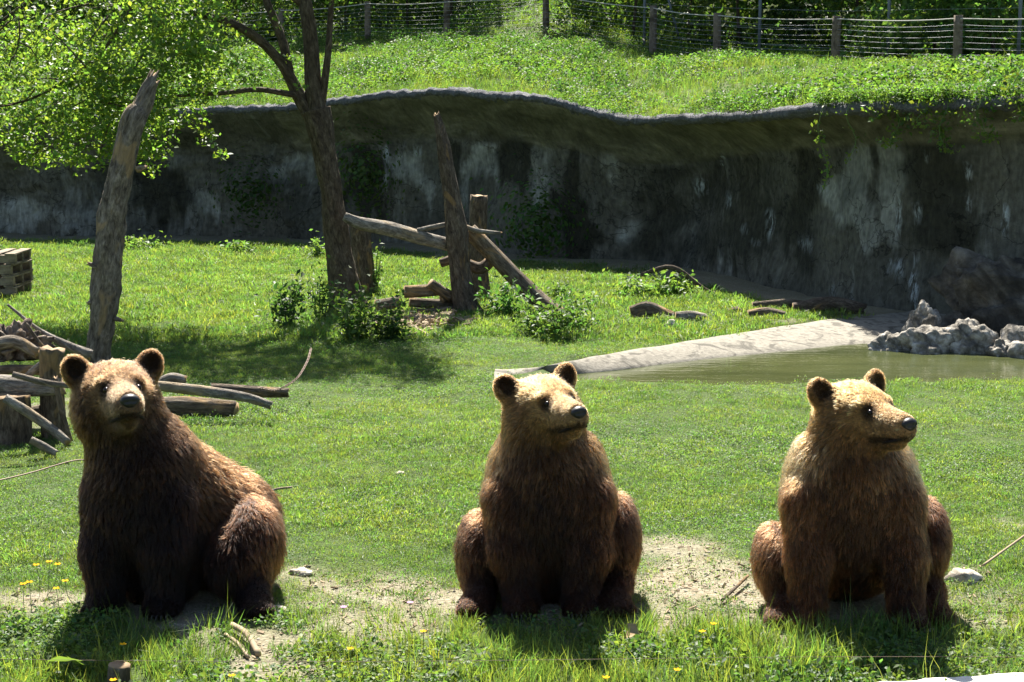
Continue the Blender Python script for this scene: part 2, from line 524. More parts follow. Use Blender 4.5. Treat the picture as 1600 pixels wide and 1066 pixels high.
# fence posts: pixel x, base pixel y, depth
FENCEPX = [(330, 72, 43.0), (440, 68, 42.0), (575, 65, 41.0), (698, 59, 40.0), (853, 53, 38.5), (1020, 78, 34.5), (1120, 86, 32.5), (1305, 104, 30.0), (1495, 115, 28.0), (1690, 120, 26.5)]
FENCE = np.array([at(*p) for p in FENCEPX])
def fence_y(x): return np.interp(x, FENCE[:, 0], FENCE[:, 1])
def hill_z(x, y):
    x = np.asarray(x, float); y = np.asarray(y, float)
    ly, lz = lip_y(x), lip_z(x)
    fy, fz = fence_y(x), np.interp(x, FENCE[:, 0], FENCE[:, 2])
    s = (fz - lz) / (fy - ly)
    d = np.maximum(y - ly, 0)
    z = lz + s * np.minimum(d, fy - ly) + (0.10 + 0.16 * np.exp(-((x - 0.6) / 1.6) ** 2)) * np.maximum(y - fy, 0)
    z = z + 0.35 * np.maximum(y - fy - 9, 0)
    z = z + (fbm(x, y, 2.5, 5) - 0.5) * 0.35 * np.clip(d / 2.0, 0, 1)
    return z

# ---- pond outline
ZW = -0.08
POND_IN = [(772, 592), (800, 590), (872, 587), (940, 582), (1105, 561), (1229, 549), (1346, 537), (1440, 533), (1560, 530), (1700, 528), (1900, 526)]
POND_OUT = [(770, 591), (790, 585), (860, 571), (940, 556), (1105, 530), (1204, 514), (1278, 503), (1360, 494), (1440, 486), (1700, 478), (1900, 476)]
PIN = np.array([G(px, py, ZW) for px, py in POND_IN])
POUT = np.array([G(px, py, 0.02) for px, py in POND_OUT])
POND_NEAR = np.array([G(px, py, 0.0)[:2] for px, py in [(690, 600), (800, 592), (880, 591), (950, 596), (1150, 600), (1350, 597), (1600, 594), (1900, 590)]])
def far_edge(x): return np.interp(x, POUT[:, 0], POUT[:, 1])
def near_edge(x): return np.interp(x, POND_NEAR[:, 0], POND_NEAR[:, 1])
def pond_depth(x, y):
    """>0 inside the basin"""
    x = np.asarray(x, float); y = np.asarray(y, float)
    d = np.minimum(np.minimum(y - near_edge(x), far_edge(x) - y), (x - POUT[0, 0]))
    return d
def ground_z(x, y):
    x = np.asarray(x, float); y = np.asarray(y, float)
    z = (fbm(x, y, 1.7, 1) - 0.5) * 0.10 * np.clip((y - 6.5) / 2, 0.3, 1) + (vnoise(x, y, 0.35, 9) - 0.5) * 0.03
    pd = pond_depth(x, y)
    pf = np.minimum(np.minimum(y - near_edge(x), far_edge(x) + 0.10 - y), x - POUT[0, 0] - 0.55)
    z = z * (1 - sstep(-0.5, 0.0, pd)) - 0.55 * np.minimum(sstep(0.0, 0.35, y - near_edge(x)), sstep(0.0, 0.16, pf))
    return z

# dirt: ellipses placed where the photograph shows bare ground (pixel x, y, half width, half height, strength)
DIRT = [(600, 930, 330, 42, .62), (1120, 925, 330, 60, .55), (120, 940, 260, 34, .7), (1480, 940, 200, 36, .5), (640, 925, 150, 34, .9), (530, 915, 110, 30, .8), (1085, 898, 115, 44, .95), (1160, 932, 80, 40, .95), (1060, 858, 80, 28, .8), (50, 945, 150, 36, .95), (410, 1012, 110, 60, .9), (560, 975, 160, 40, .7), (1040, 965, 90, 30, .8),
        (470, 893, 40, 18, .8), (1575, 815, 60, 14, .7), (1520, 900, 60, 22, .5), (860, 940, 130, 30, 1), (1345, 950, 140, 36, 1), (270, 945, 150, 30, 1), (430, 960, 40, 22, .8), (465, 436, 60, 6, .5), (660, 505, 55, 17, .9), (60, 463, 40, 9, .55),
        (1205, 500, 60, 10, .5), (330, 975, 70, 25, .7), (80, 640, 60, 60, .4), (560, 985, 130, 16, .45)]
DIRT_W = []
for px, py, hw, hh, s in DIRT:
    c = G(px, py); rx = hw * pxm(c[1]); ry = abs(G(px, py - hh)[1] - c[1])
    DIRT_W.append((c[0], c[1], rx, ry, s))
def dirt(x, y):
    x = np.asarray(x, float); y = np.asarray(y, float)
    nz = (fbm(x, y, 0.45, 21, 5) - 0.5) * 1.5
    d = np.zeros_like(x)
    for cx, cy, rx, ry, s in DIRT_W:
        q = np.sqrt(((x - cx) / rx) ** 2 + ((y - cy) / ry) ** 2) + nz * 1.1
        d = np.maximum(d, s * (1 - sstep(0.55, 1.15, q)))
    # the shaded strip under the wall is bare earth
    w = sstep(-2.0, -0.6, y - lip_y(x) + nz)
    return np.clip(np.maximum(d, 0.8 * w), 0, 1)

def grid_mesh(xs, ys, zf):
    X, Y = np.meshgrid(xs, ys)
    Z = zf(X, Y)
    V = np.stack([X, Y, Z], -1).reshape(-1, 3)
    nx = len(xs)
    i = (np.arange(len(ys) - 1)[:, None] * nx + np.arange(nx - 1)[None]).ravel()
    return V, np.stack([i, i + 1, i + nx + 1, i + nx], 1)

xs = np.concatenate([np.linspace(-70, -14, 15)[:-1], np.arange(-14, 12, 0.14), np.linspace(12, 60, 13)[1:]])
ys = np.concatenate([np.linspace(-30, 4, 12)[:-1], np.arange(4, 33, 0.14)])
V, F = grid_mesh(xs, ys, ground_z)
o = obj('ground', new_mesh('ground', V, F, {'dirt': ('FLOAT', dirt(V[:, 0], V[:, 1]))}, True, (M_GROUND,)))
tag(o, kind='structure')

# hillside above the wall
hx = np.concatenate([np.linspace(-70, -16, 14)[:-1], np.linspace(-16, 16, 110), np.linspace(16, 60, 12)[1:]])
hv = np.concatenate([np.linspace(0.3, 24, 70), np.linspace(26, 70, 12)])
X, Dh = np.meshgrid(hx, hv)
Yh = lip_y(X) + Dh
Z = hill_z(X, Yh) - 0.03
V = np.stack([X, Yh, Z], -1).reshape(-1, 3)
nx = len(hx)
i = (np.arange(len(hv) - 1)[:, None] * nx + np.arange(nx - 1)[None]).ravel()
o = obj('hill', new_mesh('hill', V, np.stack([i, i + 1, i + nx + 1, i + nx], 1), None, True, (M_HILL,)))
tag(o, kind='structure')

# ---- the overhanging enclosure wall
def build_wall():
    xs = np.linspace(LIP[0, 0], LIP[-1, 0], 620)
    prof = [(0.06, 0.0), (0.05, -0.12), (0.14, -0.20), (0.34, -0.36), (0.52, -0.52), (0.68, -0.70), (0.78, -0.86), (0.82, -1.05), (0.84, -1.3), (0.83, -1.6), (0.80, -1.95), (0.74, -2.3), (0.66, -2.7), (0.5, -3.2)]
    # subdivide the profile
    pf = np.array(prof)
    t = np.linspace(0, len(pf) - 1, 64)
    pf = np.stack([np.interp(t, np.arange(len(pf)), pf[:, 0]), np.interp(t, np.arange(len(pf)), pf[:, 1])], 1)
    ly, lz = lip_y(xs), lip_z(xs)
    k = np.ones(9) / 9
    ly = np.convolve(np.pad(ly, 4, 'edge'), k, 'valid'); lz = np.convolve(np.pad(lz, 4, 'edge'), k, 'valid')
    s = np.concatenate([[0], np.cumsum(np.hypot(np.diff(xs), np.diff(ly)))])
    # outward (towards the camera) normal in plan
    tx, ty = np.gradient(xs), np.gradient(ly)
    L = np.hypot(tx, ty)
    nxv, nyv = ty / L, -tx / L
    V, wc, un = [], [], []
    for i in range(len(xs)):
        over = 1.0 if xs[i] < 3.0 else 1.0 - 0.45 * min(1, (xs[i] - 3.0) / 1.5)
        hs = 1.0 - 0.42 * float(sstep(1.0, 3.2, xs[i]))
        for j, (b, dz0) in enumerate(pf):
            dz = dz0 * hs if dz0 > -1.05 else -1.05 * hs + (dz0 + 1.05) * (3.2 - 1.05 * hs) / 2.15
            bk = b * over
            rough = 0.14 if xs[i] > -3.5 else 0.30
            q = (s[i] * 0.9, dz * 0.9, 2.0)
            nz = mnoise.noise(q) + 0.45 * mnoise.noise((q[0] * 2.7, q[1] * 2.7, 5)) + 0.25 * mnoise.noise((q[0] * 7, q[1] * 7, 8)) + 0.14 * mnoise.noise((q[0] * 17, q[1] * 17, 3))
            am = rough * min(1.0, max(0.0, (-dz - 0.22) / 0.5))
            off = -bk + am * nz
            V.append((xs[i] + nxv[i] * off, ly[i] + nyv[i] * off, lz[i] + dz))
            wc.append((s[i], dz, 0))
            un.append(float(sstep(-0.90, -0.72, dz / hs + 0.1 * mnoise.noise((s[i] * 1.5, 0, 0)))) * (1.0 if xs[i] > -4.5 else 0.35))
    m = len(pf)
    i = (np.arange(len(xs) - 1)[:, None] * m + np.arange(m - 1)[None]).ravel()
    F = np.stack([i, i + 1, i + m + 1, i + m], 1)
    root = empty('enclosure_wall', (0, 0, 0), 'dark overhanging concrete wall with pale lime stains behind the lawn', 'wall')
    VA = np.array(V)
    qx, qy = proj(VA[:, 0], VA[:, 1], VA[:, 2])
    def stain(items):
        o = np.zeros(len(VA))
        for cx, y0, y1, w0, w1, st in items:      # centre, top, bottom, half width at top and at bottom, strength
            f = np.clip((qy - y0) / (y1 - y0), 0, 1)
            w = (w0 + (w1 - w0) * f) * (.55 + .9 * vnoise(qy, qy * 0 + cx, 26, 3))
            sx = qx - cx + (vnoise(qy, qy * 0 + cx, 40, 5) - .5) * (w0 + w1) * .7
            yb = y1 + (vnoise(qx, qx * 0, 9, 4) - .6) * min(80, (y1 - y0) * .8)
            m = (1 - sstep(.35, 1.35, np.abs(sx) / w)) * sstep(y0 - 12, y0 + 10, qy) * (1 - sstep(yb - 28, yb + 12, qy))
            o = np.maximum(o, m * st)
        return o
    pale = stain([(605, 230, 300, 5, 4, .8), (648, 240, 335, 28, 22, .5), (738, 224, 310, 20, 26, .62), (772, 228, 300, 10, 14, .6), (1338, 215, 400, 22, 42, .85), (1392, 215, 390, 26, 12, .8), (985, 345, 395, 18, 20, .45), (950, 230, 300, 14, 10, .4), (860, 225, 330, 16, 30, .4),
                  (1062, 225, 260, 20, 8, .45), (30, 310, 370, 50, 60, .5), (120, 330, 370, 26, 40, .5), (320, 300, 345, 30, 40, .5), (480, 240, 300, 30, 30, .5), (420, 260, 290, 40, 20, .5)])
    moss = stain([(705, 225, 340, 8, 16, .8), (800, 222, 300, 20, 26, .85), (822, 222, 290, 8, 10, .8), (897, 218, 330, 12, 22, .9), (905, 300, 420, 20, 60, .8), (570, 215, 350, 34, 30, .9), (1150, 235, 430, 60, 90, .5), (1250, 225, 420, 30, 30, .6), (1365, 205, 280, 6, 8, .8), (1480, 200, 440, 60, 80, .6), (1040, 260, 420, 40, 60, .5), (240, 260, 360, 60, 60, .7)])
    lime = stain([(606, 232, 268, 4, 3, .8), (655, 232, 262, 6, 4, .7), (1097, 284, 312, 9, 6, .8), (1139, 305, 375, 3, 3, .7), (1165, 355, 372, 4, 4, .7), (1205, 330, 385, 8, 5, .55), (1186, 378, 396, 6, 4, .75), (1285, 292, 318, 9, 5, .7), (1403, 312, 368, 8, 4, .75), (1434, 322, 350, 7, 5, .7), (1427, 430, 478, 5, 12, .85), (1405, 408, 436, 5, 6, .75), (1390, 410, 432, 4, 4, .6),
                  (1430, 398, 412, 5, 3, .7), (1476, 270, 320, 2.5, 2.5, .7), (1512, 258, 330, 3, 3, .65), (1571, 305, 370, 3, 4, .7), (1550, 340, 365, 4, 3, .6), (1495, 402, 440, 4, 5, .55), (1262, 375, 392, 12, 10, .55), (1303, 450, 470, 6, 5, .6), (1450, 238, 250, 5, 3, .7), (1130, 235, 262, 1.5, 1.5, .7), (1340, 385, 395, 14, 10, .5)])
    obj('wall_face', new_mesh('wall_face', np.array(V), F, {'wc': ('FLOAT_VECTOR', wc), 'under': ('FLOAT', un), 'pale': ('FLOAT', pale), 'moss': ('FLOAT', moss), 'lime': ('FLOAT', lime)}, True, (M_WALL,)), root)
    # gravelly rim along the lip: a ribbon with a bottom, a front and a top
    rp = [(0.10, -0.13), (-0.015, -0.085), (-0.02, -0.02), (0.03, 0.015), (0.16, 0.02), (0.38, -0.02)]
    V = []
    xs2 = np.linspace(LIP[0, 0], LIP[-1, 0], 900)
    ly2, lz2 = np.interp(xs2, xs, ly), np.interp(xs2, xs, lz)
    nx2, ny2 = np.interp(xs2, xs, nxv), np.interp(xs2, xs, nyv)
    for i in range(len(xs2)):
        for b, dz in rp:
            e = 0.04 * mnoise.noise((xs2[i] * 6, b * 9, dz * 9)) + 0.04 * mnoise.noise((xs2[i] * 17, b * 9, dz * 20)) + 0.03 * mnoise.noise((xs2[i] * 1.5, 0, 0))
            V.append((xs2[i] - nx2[i] * b, ly2[i] - ny2[i] * b, lz2[i] + dz + e))
    m = len(rp)
    i = (np.arange(len(xs2) - 1)[:, None] * m + np.arange(m - 1)[None]).ravel()
    obj('rim', new_mesh('rim', np.array(V), np.stack([i, i + m, i + m + 1, i + 1], 1), None, True, (M_RIM,)), root)
build_wall()

# ---- pond: concrete bank and water
def build_pond():
    n = 120
    def res(P):
        d = np.concatenate([[0], np.cumsum(np.linalg.norm(np.diff(P, axis=0), axis=1))])
        t = np.linspace(0, d[-1], n)
        return np.stack([np.interp(t, d, P[:, k]) for k in range(3)], 1)
    # resample both edges at the same control parameter
    t = np.linspace(0, len(PIN) - 1, n)
    a = np.stack([np.interp(t, np.arange(len(PIN)), PIN[:, k]) for k in range(3)], 1)
    b = np.stack([np.interp(t, np.arange(len(POUT)), POUT[:, k]) for k in range(3)], 1)
    ker = np.ones(7) / 7
    for q in (a, b):
        for k in range(3):
            q[:, k] = np.convolve(np.pad(q[:, k], 3, 'edge'), ker, 'valid')
    rows = []
    dv = (b - a) * np.array([1, 1, 0]); dv /= np.linalg.norm(dv, axis=1)[:, None] + 1e-6
    back = b + dv * 0.22 * np.clip((b[:, :1] - b[0, 0]) / 1.0, 0, 1); back[:, 2] = -0.01
    rows.append(back)
    for f in np.linspace(0, 1, 7):
        q = b * (1 - f) + a * f
        q[:, 2] = (0.03 * np.clip((q[:, 0] - POUT[0, 0]) / .5, 0, 1)) * (1 - f) + (ZW * np.clip((q[:, 0] - POUT[0, 0]) / 0.7, 0, 1) + .015 * (1 - np.clip((q[:, 0] - POUT[0, 0]) / 0.7, 0, 1))) * f + 0.025 * math.sin(f * math.pi)
        q[:, 2] += np.array([0.012 * mnoise.noise((p[0] * 3, p[1] * 3, 0)) for p in q])
        rows.append(q)
    low = a + (a - b) * 0.5; low[:, 2] = -0.05 - 0.45 * np.clip((a[:, 0] - POUT[0, 0] - .5) / .6, 0, 1)
    rows.append(low)
    V = np.concatenate(rows)
    m = n
    i = (np.arange(len(rows) - 1)[:, None] * m + np.arange(m - 1)[None]).ravel()
    o = obj('pond_bank', new_mesh('pond_bank', V, np.stack([i, i + m, i + m + 1, i + 1], 1), None, True, (M_CONC,)))
    tag(o, 'pale sloping concrete bank along the far side of the pond', 'pond bank', kind='structure')
    xw = np.linspace(POUT[0, 0] + 0.6, POUT[-1, 0], 60)
    V, F = [], []
    for i, x in enumerate(xw):
        V += [(x, near_edge(x) + 0.02, ZW), (x, far_edge(x) - 0.05, ZW)]
        if i: F.append((2 * i - 2, 2 * i, 2 * i + 1, 2 * i - 1))
    tag(obj('water', new_mesh('water', V, F, None, True, (M_WATER,))), kind='structure')
build_pond()

# ================================================================ GRASS AND GROUND COVER (instanced tufts)
def unlinked(name, me):
    return bpy.data.objects.new(name, me)

def tuft(name, seed, n, rad, h, w, mat, lean=0.5, straw=0.12, spread=1.0):
    g = np.random.default_rng(seed)
    r = rad * np.sqrt(g.uniform(0, 1, n)); a = g.uniform(0, 2 * math.pi, n)
    base = np.stack([r * np.cos(a), r * np.sin(a), np.full(n, -0.01)], 1)
    az = g.uniform(0, 2 * math.pi, n)
    ln = np.abs(g.normal(0, lean, n)) + 0.1
    hh = h * g.uniform(0.45, 1.25, n)
    dirv = np.stack([np.cos(az), np.sin(az), np.zeros(n)], 1)
    yaw = g.uniform(0, math.pi, n)
    side = np.stack([np.cos(yaw), np.sin(yaw), np.zeros(n)], 1) * (w * g.uniform(0.6, 1.3, n))[:, None] * 0.5
    up = np.array([0, 0, 1.0])
    mid = base + up * (hh * 0.55)[:, None] + dirv * (hh * ln * 0.3)[:, None]
    tip = base + up * (hh * (1 - 0.25 * ln).clip(0.3, 1))[:, None] + dirv * (hh * ln)[:, None]
    V = np.stack([base - side, base + side, mid + side * 0.8, mid - side * 0.8, tip], 1).reshape(-1, 3)
    i = np.arange(n) * 5
    F = np.concatenate([np.stack([i, i + 1, i + 2], 1), np.stack([i, i + 2, i + 3], 1), np.stack([i + 3, i + 2, i + 4], 1)])
    c = leaf_colors(n, seed, 0.6, 1.4, 0.25)
    st = g.uniform(0, 1, n) < straw
    c[st] = np.array([1.9, 1.35, 1.2]) * g.uniform(0.7, 1.2, (st.sum(), 1))
    return unlinked(name, new_mesh(name, V, F, {'lc': ('FLOAT_COLOR', c4(np.repeat(c, 5, 0)))}, False, (mat,)))

def leafy(name, seed, n, rad, h, size, mat, aspect=0.6, up=0.5):
    g = np.random.default_rng(seed)
    r = rad * np.sqrt(g.uniform(0, 1, n)); a = g.uniform(0, 2 * math.pi, n)
    C = np.stack([r * np.cos(a), r * np.sin(a), h * g.uniform(0.15, 1, n) * (1 - 0.4 * (r / rad))], 1)
    return unlinked(name, leaf_mesh(name, C, size, mat, seed, aspect=aspect, up=up))

def scatter(name, pts, scl, protos, label, kind='stuff', tilt=0.15, seed=0, pid=None):
    g = np.random.default_rng(seed)
    n = len(pts)
    rot = np.stack([g.normal(0, tilt, n), g.normal(0, tilt, n), g.uniform(0, 2 * math.pi, n)], 1)
    if pid is None: pid = g.integers(0, len(protos), n)
    me = new_mesh(name, pts, [], {'rot': ('FLOAT_VECTOR', rot), 'scl': ('FLOAT', scl), 'pid': ('INT', pid)}, False, ())
    for pr in protos:
        for m in pr.data.materials:
            if m.name not in [x.name for x in me.materials]: me.materials.append(m)
    o = obj(name, me)
    tag(o, label, kind=kind)
    ng = bpy.data.node_groups.new(name + '_nodes', 'GeometryNodeTree')
    ng.interface.new_socket('Geometry', in_out='INPUT', socket_type='NodeSocketGeometry')
    ng.interface.new_socket('Geometry', in_out='OUTPUT', socket_type='NodeSocketGeometry')
    gi, go = ng.nodes.new('NodeGroupInput'), ng.nodes.new('NodeGroupOutput')
    jn = ng.nodes.new('GeometryNodeJoinGeometry')
    for pr in reversed(protos):      # the last link made is the first instance
        oi = ng.nodes.new('GeometryNodeObjectInfo'); oi.inputs['Object'].default_value = pr
        gt = ng.nodes.new('GeometryNodeGeometryToInstance')
        ng.links.new(oi.outputs['Geometry'], gt.inputs[0]); ng.links.new(gt.outputs[0], jn.inputs[0])
    ip = ng.nodes.new('GeometryNodeInstanceOnPoints')
    ip.inputs['Pick Instance'].default_value = True
    def na(nm, typ):
        nd = ng.nodes.new('GeometryNodeInputNamedAttribute'); nd.data_type = typ; nd.inputs['Name'].default_value = nm
        return [s for s in nd.outputs if s.enabled and s.name == 'Attribute'][0]
    ng.links.new(gi.outputs[0], ip.inputs['Points'])
    ng.links.new(jn.outputs[0], ip.inputs['Instance'])
    ng.links.new(na('pid', 'INT'), ip.inputs['Instance Index'])
    ng.links.new(na('rot', 'FLOAT_VECTOR'), ip.inputs['Rotation'])
    ng.links.new(na('scl', 'FLOAT'), ip.inputs['Scale'])
    ng.links.new(ip.outputs[0], go.inputs[0])
    md = o.modifiers.new('scatter', 'NODES'); md.node_group = ng
    return o

def field(y0, y1, dens, seed, margin=0.12):
    """random points over the strip of lawn the view covers (with a margin), between two depths"""
    g = np.random.default_rng(seed)
    half = lambda y: y * (800 / FPX) * (1 + margin) + 0.6
    n = int((half(y0) + half(y1)) * (y1 - y0) * dens)
    y = np.sqrt(g.uniform(y0 ** 2, y1 ** 2, n))
    x = g.uniform(-1, 1, n) * half(y)
    return x, y, g

SEATS = []      # (x, y, rx, ry) where the bears sit: no grass grows through them
BEAR_PX = [(272, 951), (858, 950), (1345, 972)]
for px, py in BEAR_PX:
    c = G(px, py); SEATS.append((c[0], c[1] + 0.36, 0.42, 0.37))
def seat_free(x, y):
    ok = np.ones(len(x), bool)
    for cx, cy, rx, ry in SEATS:
        ok &= ((x - cx) / rx) ** 2 + ((y - cy) / ry) ** 2 > 1
    return ok

lawn_p, lawn_s, lawn_i = [], [], []
P_short = [tuft('short_tuft', 100 + k, 110, 0.11, 0.026, 0.0030, M_GRASS, 0.9, 0.10) for k in range(5)]
P_clov = [leafy('clover_patch', 120 + k, 80, 0.11, 0.02, 0.008, M_WEED, 0.85, 0.5) for k in range(3)]
P_far = [tuft('broad_tuft', 140 + k, 110, 0.20, 0.05, 0.0065, M_GRASS, 0.8, 0.10) for k in range(4)]
for y0, y1, dens, far in ((6.9, 10.5, 430, 0), (10.5, 16, 230, 0), (16, 30, 80, 1)):
    x, y, g = field(y0, y1, dens, int(y0 * 10))
    d = dirt(x, y)
    pd = pond_depth(x, y)
    patch = fbm(x, y, 0.9, 33)
    keep = (g.uniform(0, 1, len(x)) > d * np.where(y < 8, 0.84, 0.97) - 0.01) & (pd < np.where(y < near_edge(x) + 0.3, -0.04, -0.17)) & seat_free(x, y) & (y < lip_y(x) - 0.7)
    x, y, patch = x[keep], y[keep], patch[keep]
    s = (0.5 + 1.0 * patch) * g.uniform(0.6, 1.4, len(x)) * (1.0 if not far else 1.1)
    pid = np.where(g.uniform(0, 1, len(x)) < 0.25 + 0.5 * (vnoise(x, y, 1.3, 44) > 0.55), g.integers(5, 8, len(x)), g.integers(0, 5, len(x)))
    if far: pid = g.integers(8, 12, len(x))
    elif y0 > 10: s *= 1.1
    lawn_p.append(np.stack([x, y, ground_z(x, y)], 1)); lawn_s.append(s); lawn_i.append(pid)
scatter('lawn_grass', np.concatenate(lawn_p), np.concatenate(lawn_s), P_short + P_clov + P_far, 'short sunlit lawn grass covering the enclosure floor', pid=np.concatenate(lawn_i), seed=3)

# taller, weedier grass in front of the bears
P_tall = [tuft('tall_tuft', 160 + k, 26, 0.07, 0.16, 0.0054, M_GRASS, 0.45, 0.12) for k in range(5)]
P_broad = [leafy('broadleaf_weed', 180 + k, 22, 0.07, 0.13, 0.036, M_WEED, 0.6, 0.5) for k in range(4)]
P_stalk = [tuft('seed_stalk', 190 + k, 4, 0.04, 0.30, 0.0036, M_GRASS, 0.22, 0.6) for k in range(3)]
x, y, g = field(5.55, 7.15, 520, 77, 0.2)
d = dirt(x, y)
cl = fbm(x, y, 0.45, 55)
frontness = sstep(7.05, 6.7, y)
keep = (g.uniform(0, 1, len(x)) > d * 1.02) & (g.uniform(0, 1, len(x)) < 0.10 + 0.90 * frontness) & seat_free(x, y)
x, y, cl, frontness = x[keep], y[keep], cl[keep], frontness[keep]
s = (0.25 + 0.75 * cl) * g.uniform(0.5, 1.25, len(x)) * (0.55 + 0.45 * frontness)
pid = np.where(vnoise(x, y, 0.4, 66) + g.normal(0, 0.15, len(x)) > 0.52, g.integers(5, 9, len(x)), g.integers(0, 5, len(x)))
pid = np.where(g.uniform(0, 1, len(x)) < .09, g.integers(9, 12, len(x)), pid)
scatter('tall_grass', np.stack([x, y, ground_z(x, y)], 1), s, P_tall + P_broad + P_stalk, 'taller weedy grass growing in front of the bears', pid=pid, seed=5)

# hillside vegetation
P_hl = [leafy('hill_weed', 200 + k, 40, 0.26, 0.36, 0.075, M_HILLW, 0.55, 0.45) for k in range(5)] + [tuft('hill_tuft', 220 + k, 36, 0.22, 0.30, 0.013, M_GRASS, 0.5, 0.12) for k in range(4)]
P_hl += [leafy('hill_bush', 240 + k, 130, 0.42, 0.62, 0.085, M_SHRUB, 0.55, 0.3) for k in range(3)]
g = np.random.default_rng(91)
n = 21000
x = g.uniform(-15, 13, n); dd = 0.12 + 24 * g.uniform(0, 1, n) ** 1.5
y = lip_y(x) + dd
ok = np.abs(x) < y * 0.39 + 1.0
x, y, dd = x[ok], y[ok], dd[ok]
cl = fbm(x, y, 2.2, 88)
s = .8 * (0.12 + 1.15 * cl) * g.uniform(0.5, 1.5, len(x)) * np.clip(0.5 + dd * 0.35, 0.5, 1.0)
pid = np.where(cl + g.normal(0, 0.12, len(x)) > 0.47, g.integers(0, 5, len(x)), g.integers(5, 9, len(x)))
fyv = fence_y(x)
s = s * (1 - .6 * np.exp(-((y - fyv + .7) / 1.3) ** 2))
bush = (g.uniform(0, 1, len(x)) < .14 * (vnoise(x, y, 1.3, 12) > .50)) & (dd > .8)
pid = np.where(bush, g.integers(9, 12, len(x)), pid)
s = np.where(bush, g.uniform(.4, .9, len(x)) * np.where(x > 2, .55, .9), s)
hz_ = hill_z(x, y) - 0.03
m_ = 420                      # greenery spilling over the lip where the wall turns the corner
xe = g.uniform(3.7, 7.2, m_); ue = g.uniform(0, 1, m_)
xb = g.uniform(4.5, 7.2, 70); yb_ = lip_y(xb) + g.uniform(.1, 1.2, 70)
x = np.concatenate([x, xb]); y = np.concatenate([y, yb_]); hz_ = np.concatenate([hz_, hill_z(xb, yb_) - .05])
s = np.concatenate([s, g.uniform(.35, .75, 70) * np.clip((xb - 4.2) / 1.5, .4, 1.1)]); pid = np.concatenate([pid, g.integers(9, 12, 70)])
x = np.concatenate([x, xe]); y = np.concatenate([y, lip_y(xe) + g.uniform(-.07, .3, m_)])
hz_ = np.concatenate([hz_, lip_z(xe) + .05 - .22 * ue ** 2 * np.clip((xe - 3.6) / 2, .2, 1.3)])
s = np.concatenate([s, g.uniform(.25, .6, m_)]); pid = np.concatenate([pid, g.integers(0, 5, m_)])
scatter('hillside_weeds', np.stack([x, y, hz_], 1), s, P_hl, 'sunlit weeds and grass covering the slope above the wall', pid=pid, seed=9)

# pebbles on the bare ground
def pebble_proto(k):
    return unlinked('pebble', rock_mesh('pebble', 1, 1, 0.45, 300 + k, M_STONE, 1, 0.35))
x, y, g = field(6.0, 9.5, 700, 404)
d = dirt(x, y)
keep = (d > 0.35) & (g.uniform(0, 1, len(x)) < 0.8) & seat_free(x, y)
x, y = x[keep], y[keep]
scatter('gravel', np.stack([x, y, ground_z(x, y)], 1), 0.003 + 0.011 * g.uniform(0, 1, len(x)) ** 4, [pebble_proto(k) for k in range(4)], 'loose gravel strewn over the bare ground', tilt=0.5, seed=11)

x, y, g = field(6.2, 8.2, 260, 505)
d = dirt(x, y)
keep = (d > 0.3) & seat_free(x, y)
x, y = x[keep], y[keep]
LITTER = (x, y, g)
# wood chip litter under the log frame
ch = np.array([[0.035, 0.008, 0.003]])
def chip(k):
    V = np.array([(-1, -.3, 0), (1, -.25, 0), (.9, .3, 0), (-.95, .25, 0), (-1, -.3, .18), (1, -.25, .2), (.9, .3, .18), (-.95, .25, .2)], float) * (0.035 + 0.01 * k)
    return unlinked('chip', new_mesh('chip', V, [(0, 3, 2, 1), (4, 5, 6, 7), (0, 1, 5, 4), (1, 2, 6, 5), (2, 3, 7, 6), (3, 0, 4, 7)], None, False, (M_CHIP,)))
c = G(660, 505); g = np.random.default_rng(12)
x = c[0] + g.normal(0, 0.26, 420); y = c[1] + g.normal(0, 0.45, 420)
scatter('wood_chips', np.stack([x, y, ground_z(x, y) + 0.03], 1), g.uniform(0.5, 1.5, 420), [chip(k) for k in range(3)], 'brown wood chip litter under the log frame', tilt=0.5, seed=13)

x, y, g = LITTER
scatter('dry_litter', np.stack([x, y, ground_z(x, y) + 0.006], 1), g.uniform(0.08, 0.42, len(x)), [chip(k) for k in range(3)], 'dry straw and bark litter strewn over the bare ground', tilt=0.4, seed=15)

# ================================================================ TREES, LOGS, ROCKS
def gp(px, py):
    p = G(px, py); p[2] = float(ground_z(p[0], p[1])); return p

def path(pix, Y):
    """pixel polyline with widths -> points and radii; Y a depth or a list of depths"""
    Ys = Y if isinstance(Y, (list, tuple)) else [Y] * len(pix)
    P = [at(p[0], p[1], yy) for p, yy in zip(pix, Ys)]
    r = [p[2] * 0.5 * pxm(yy) for p, yy in zip(pix, Ys)]
    return P, r

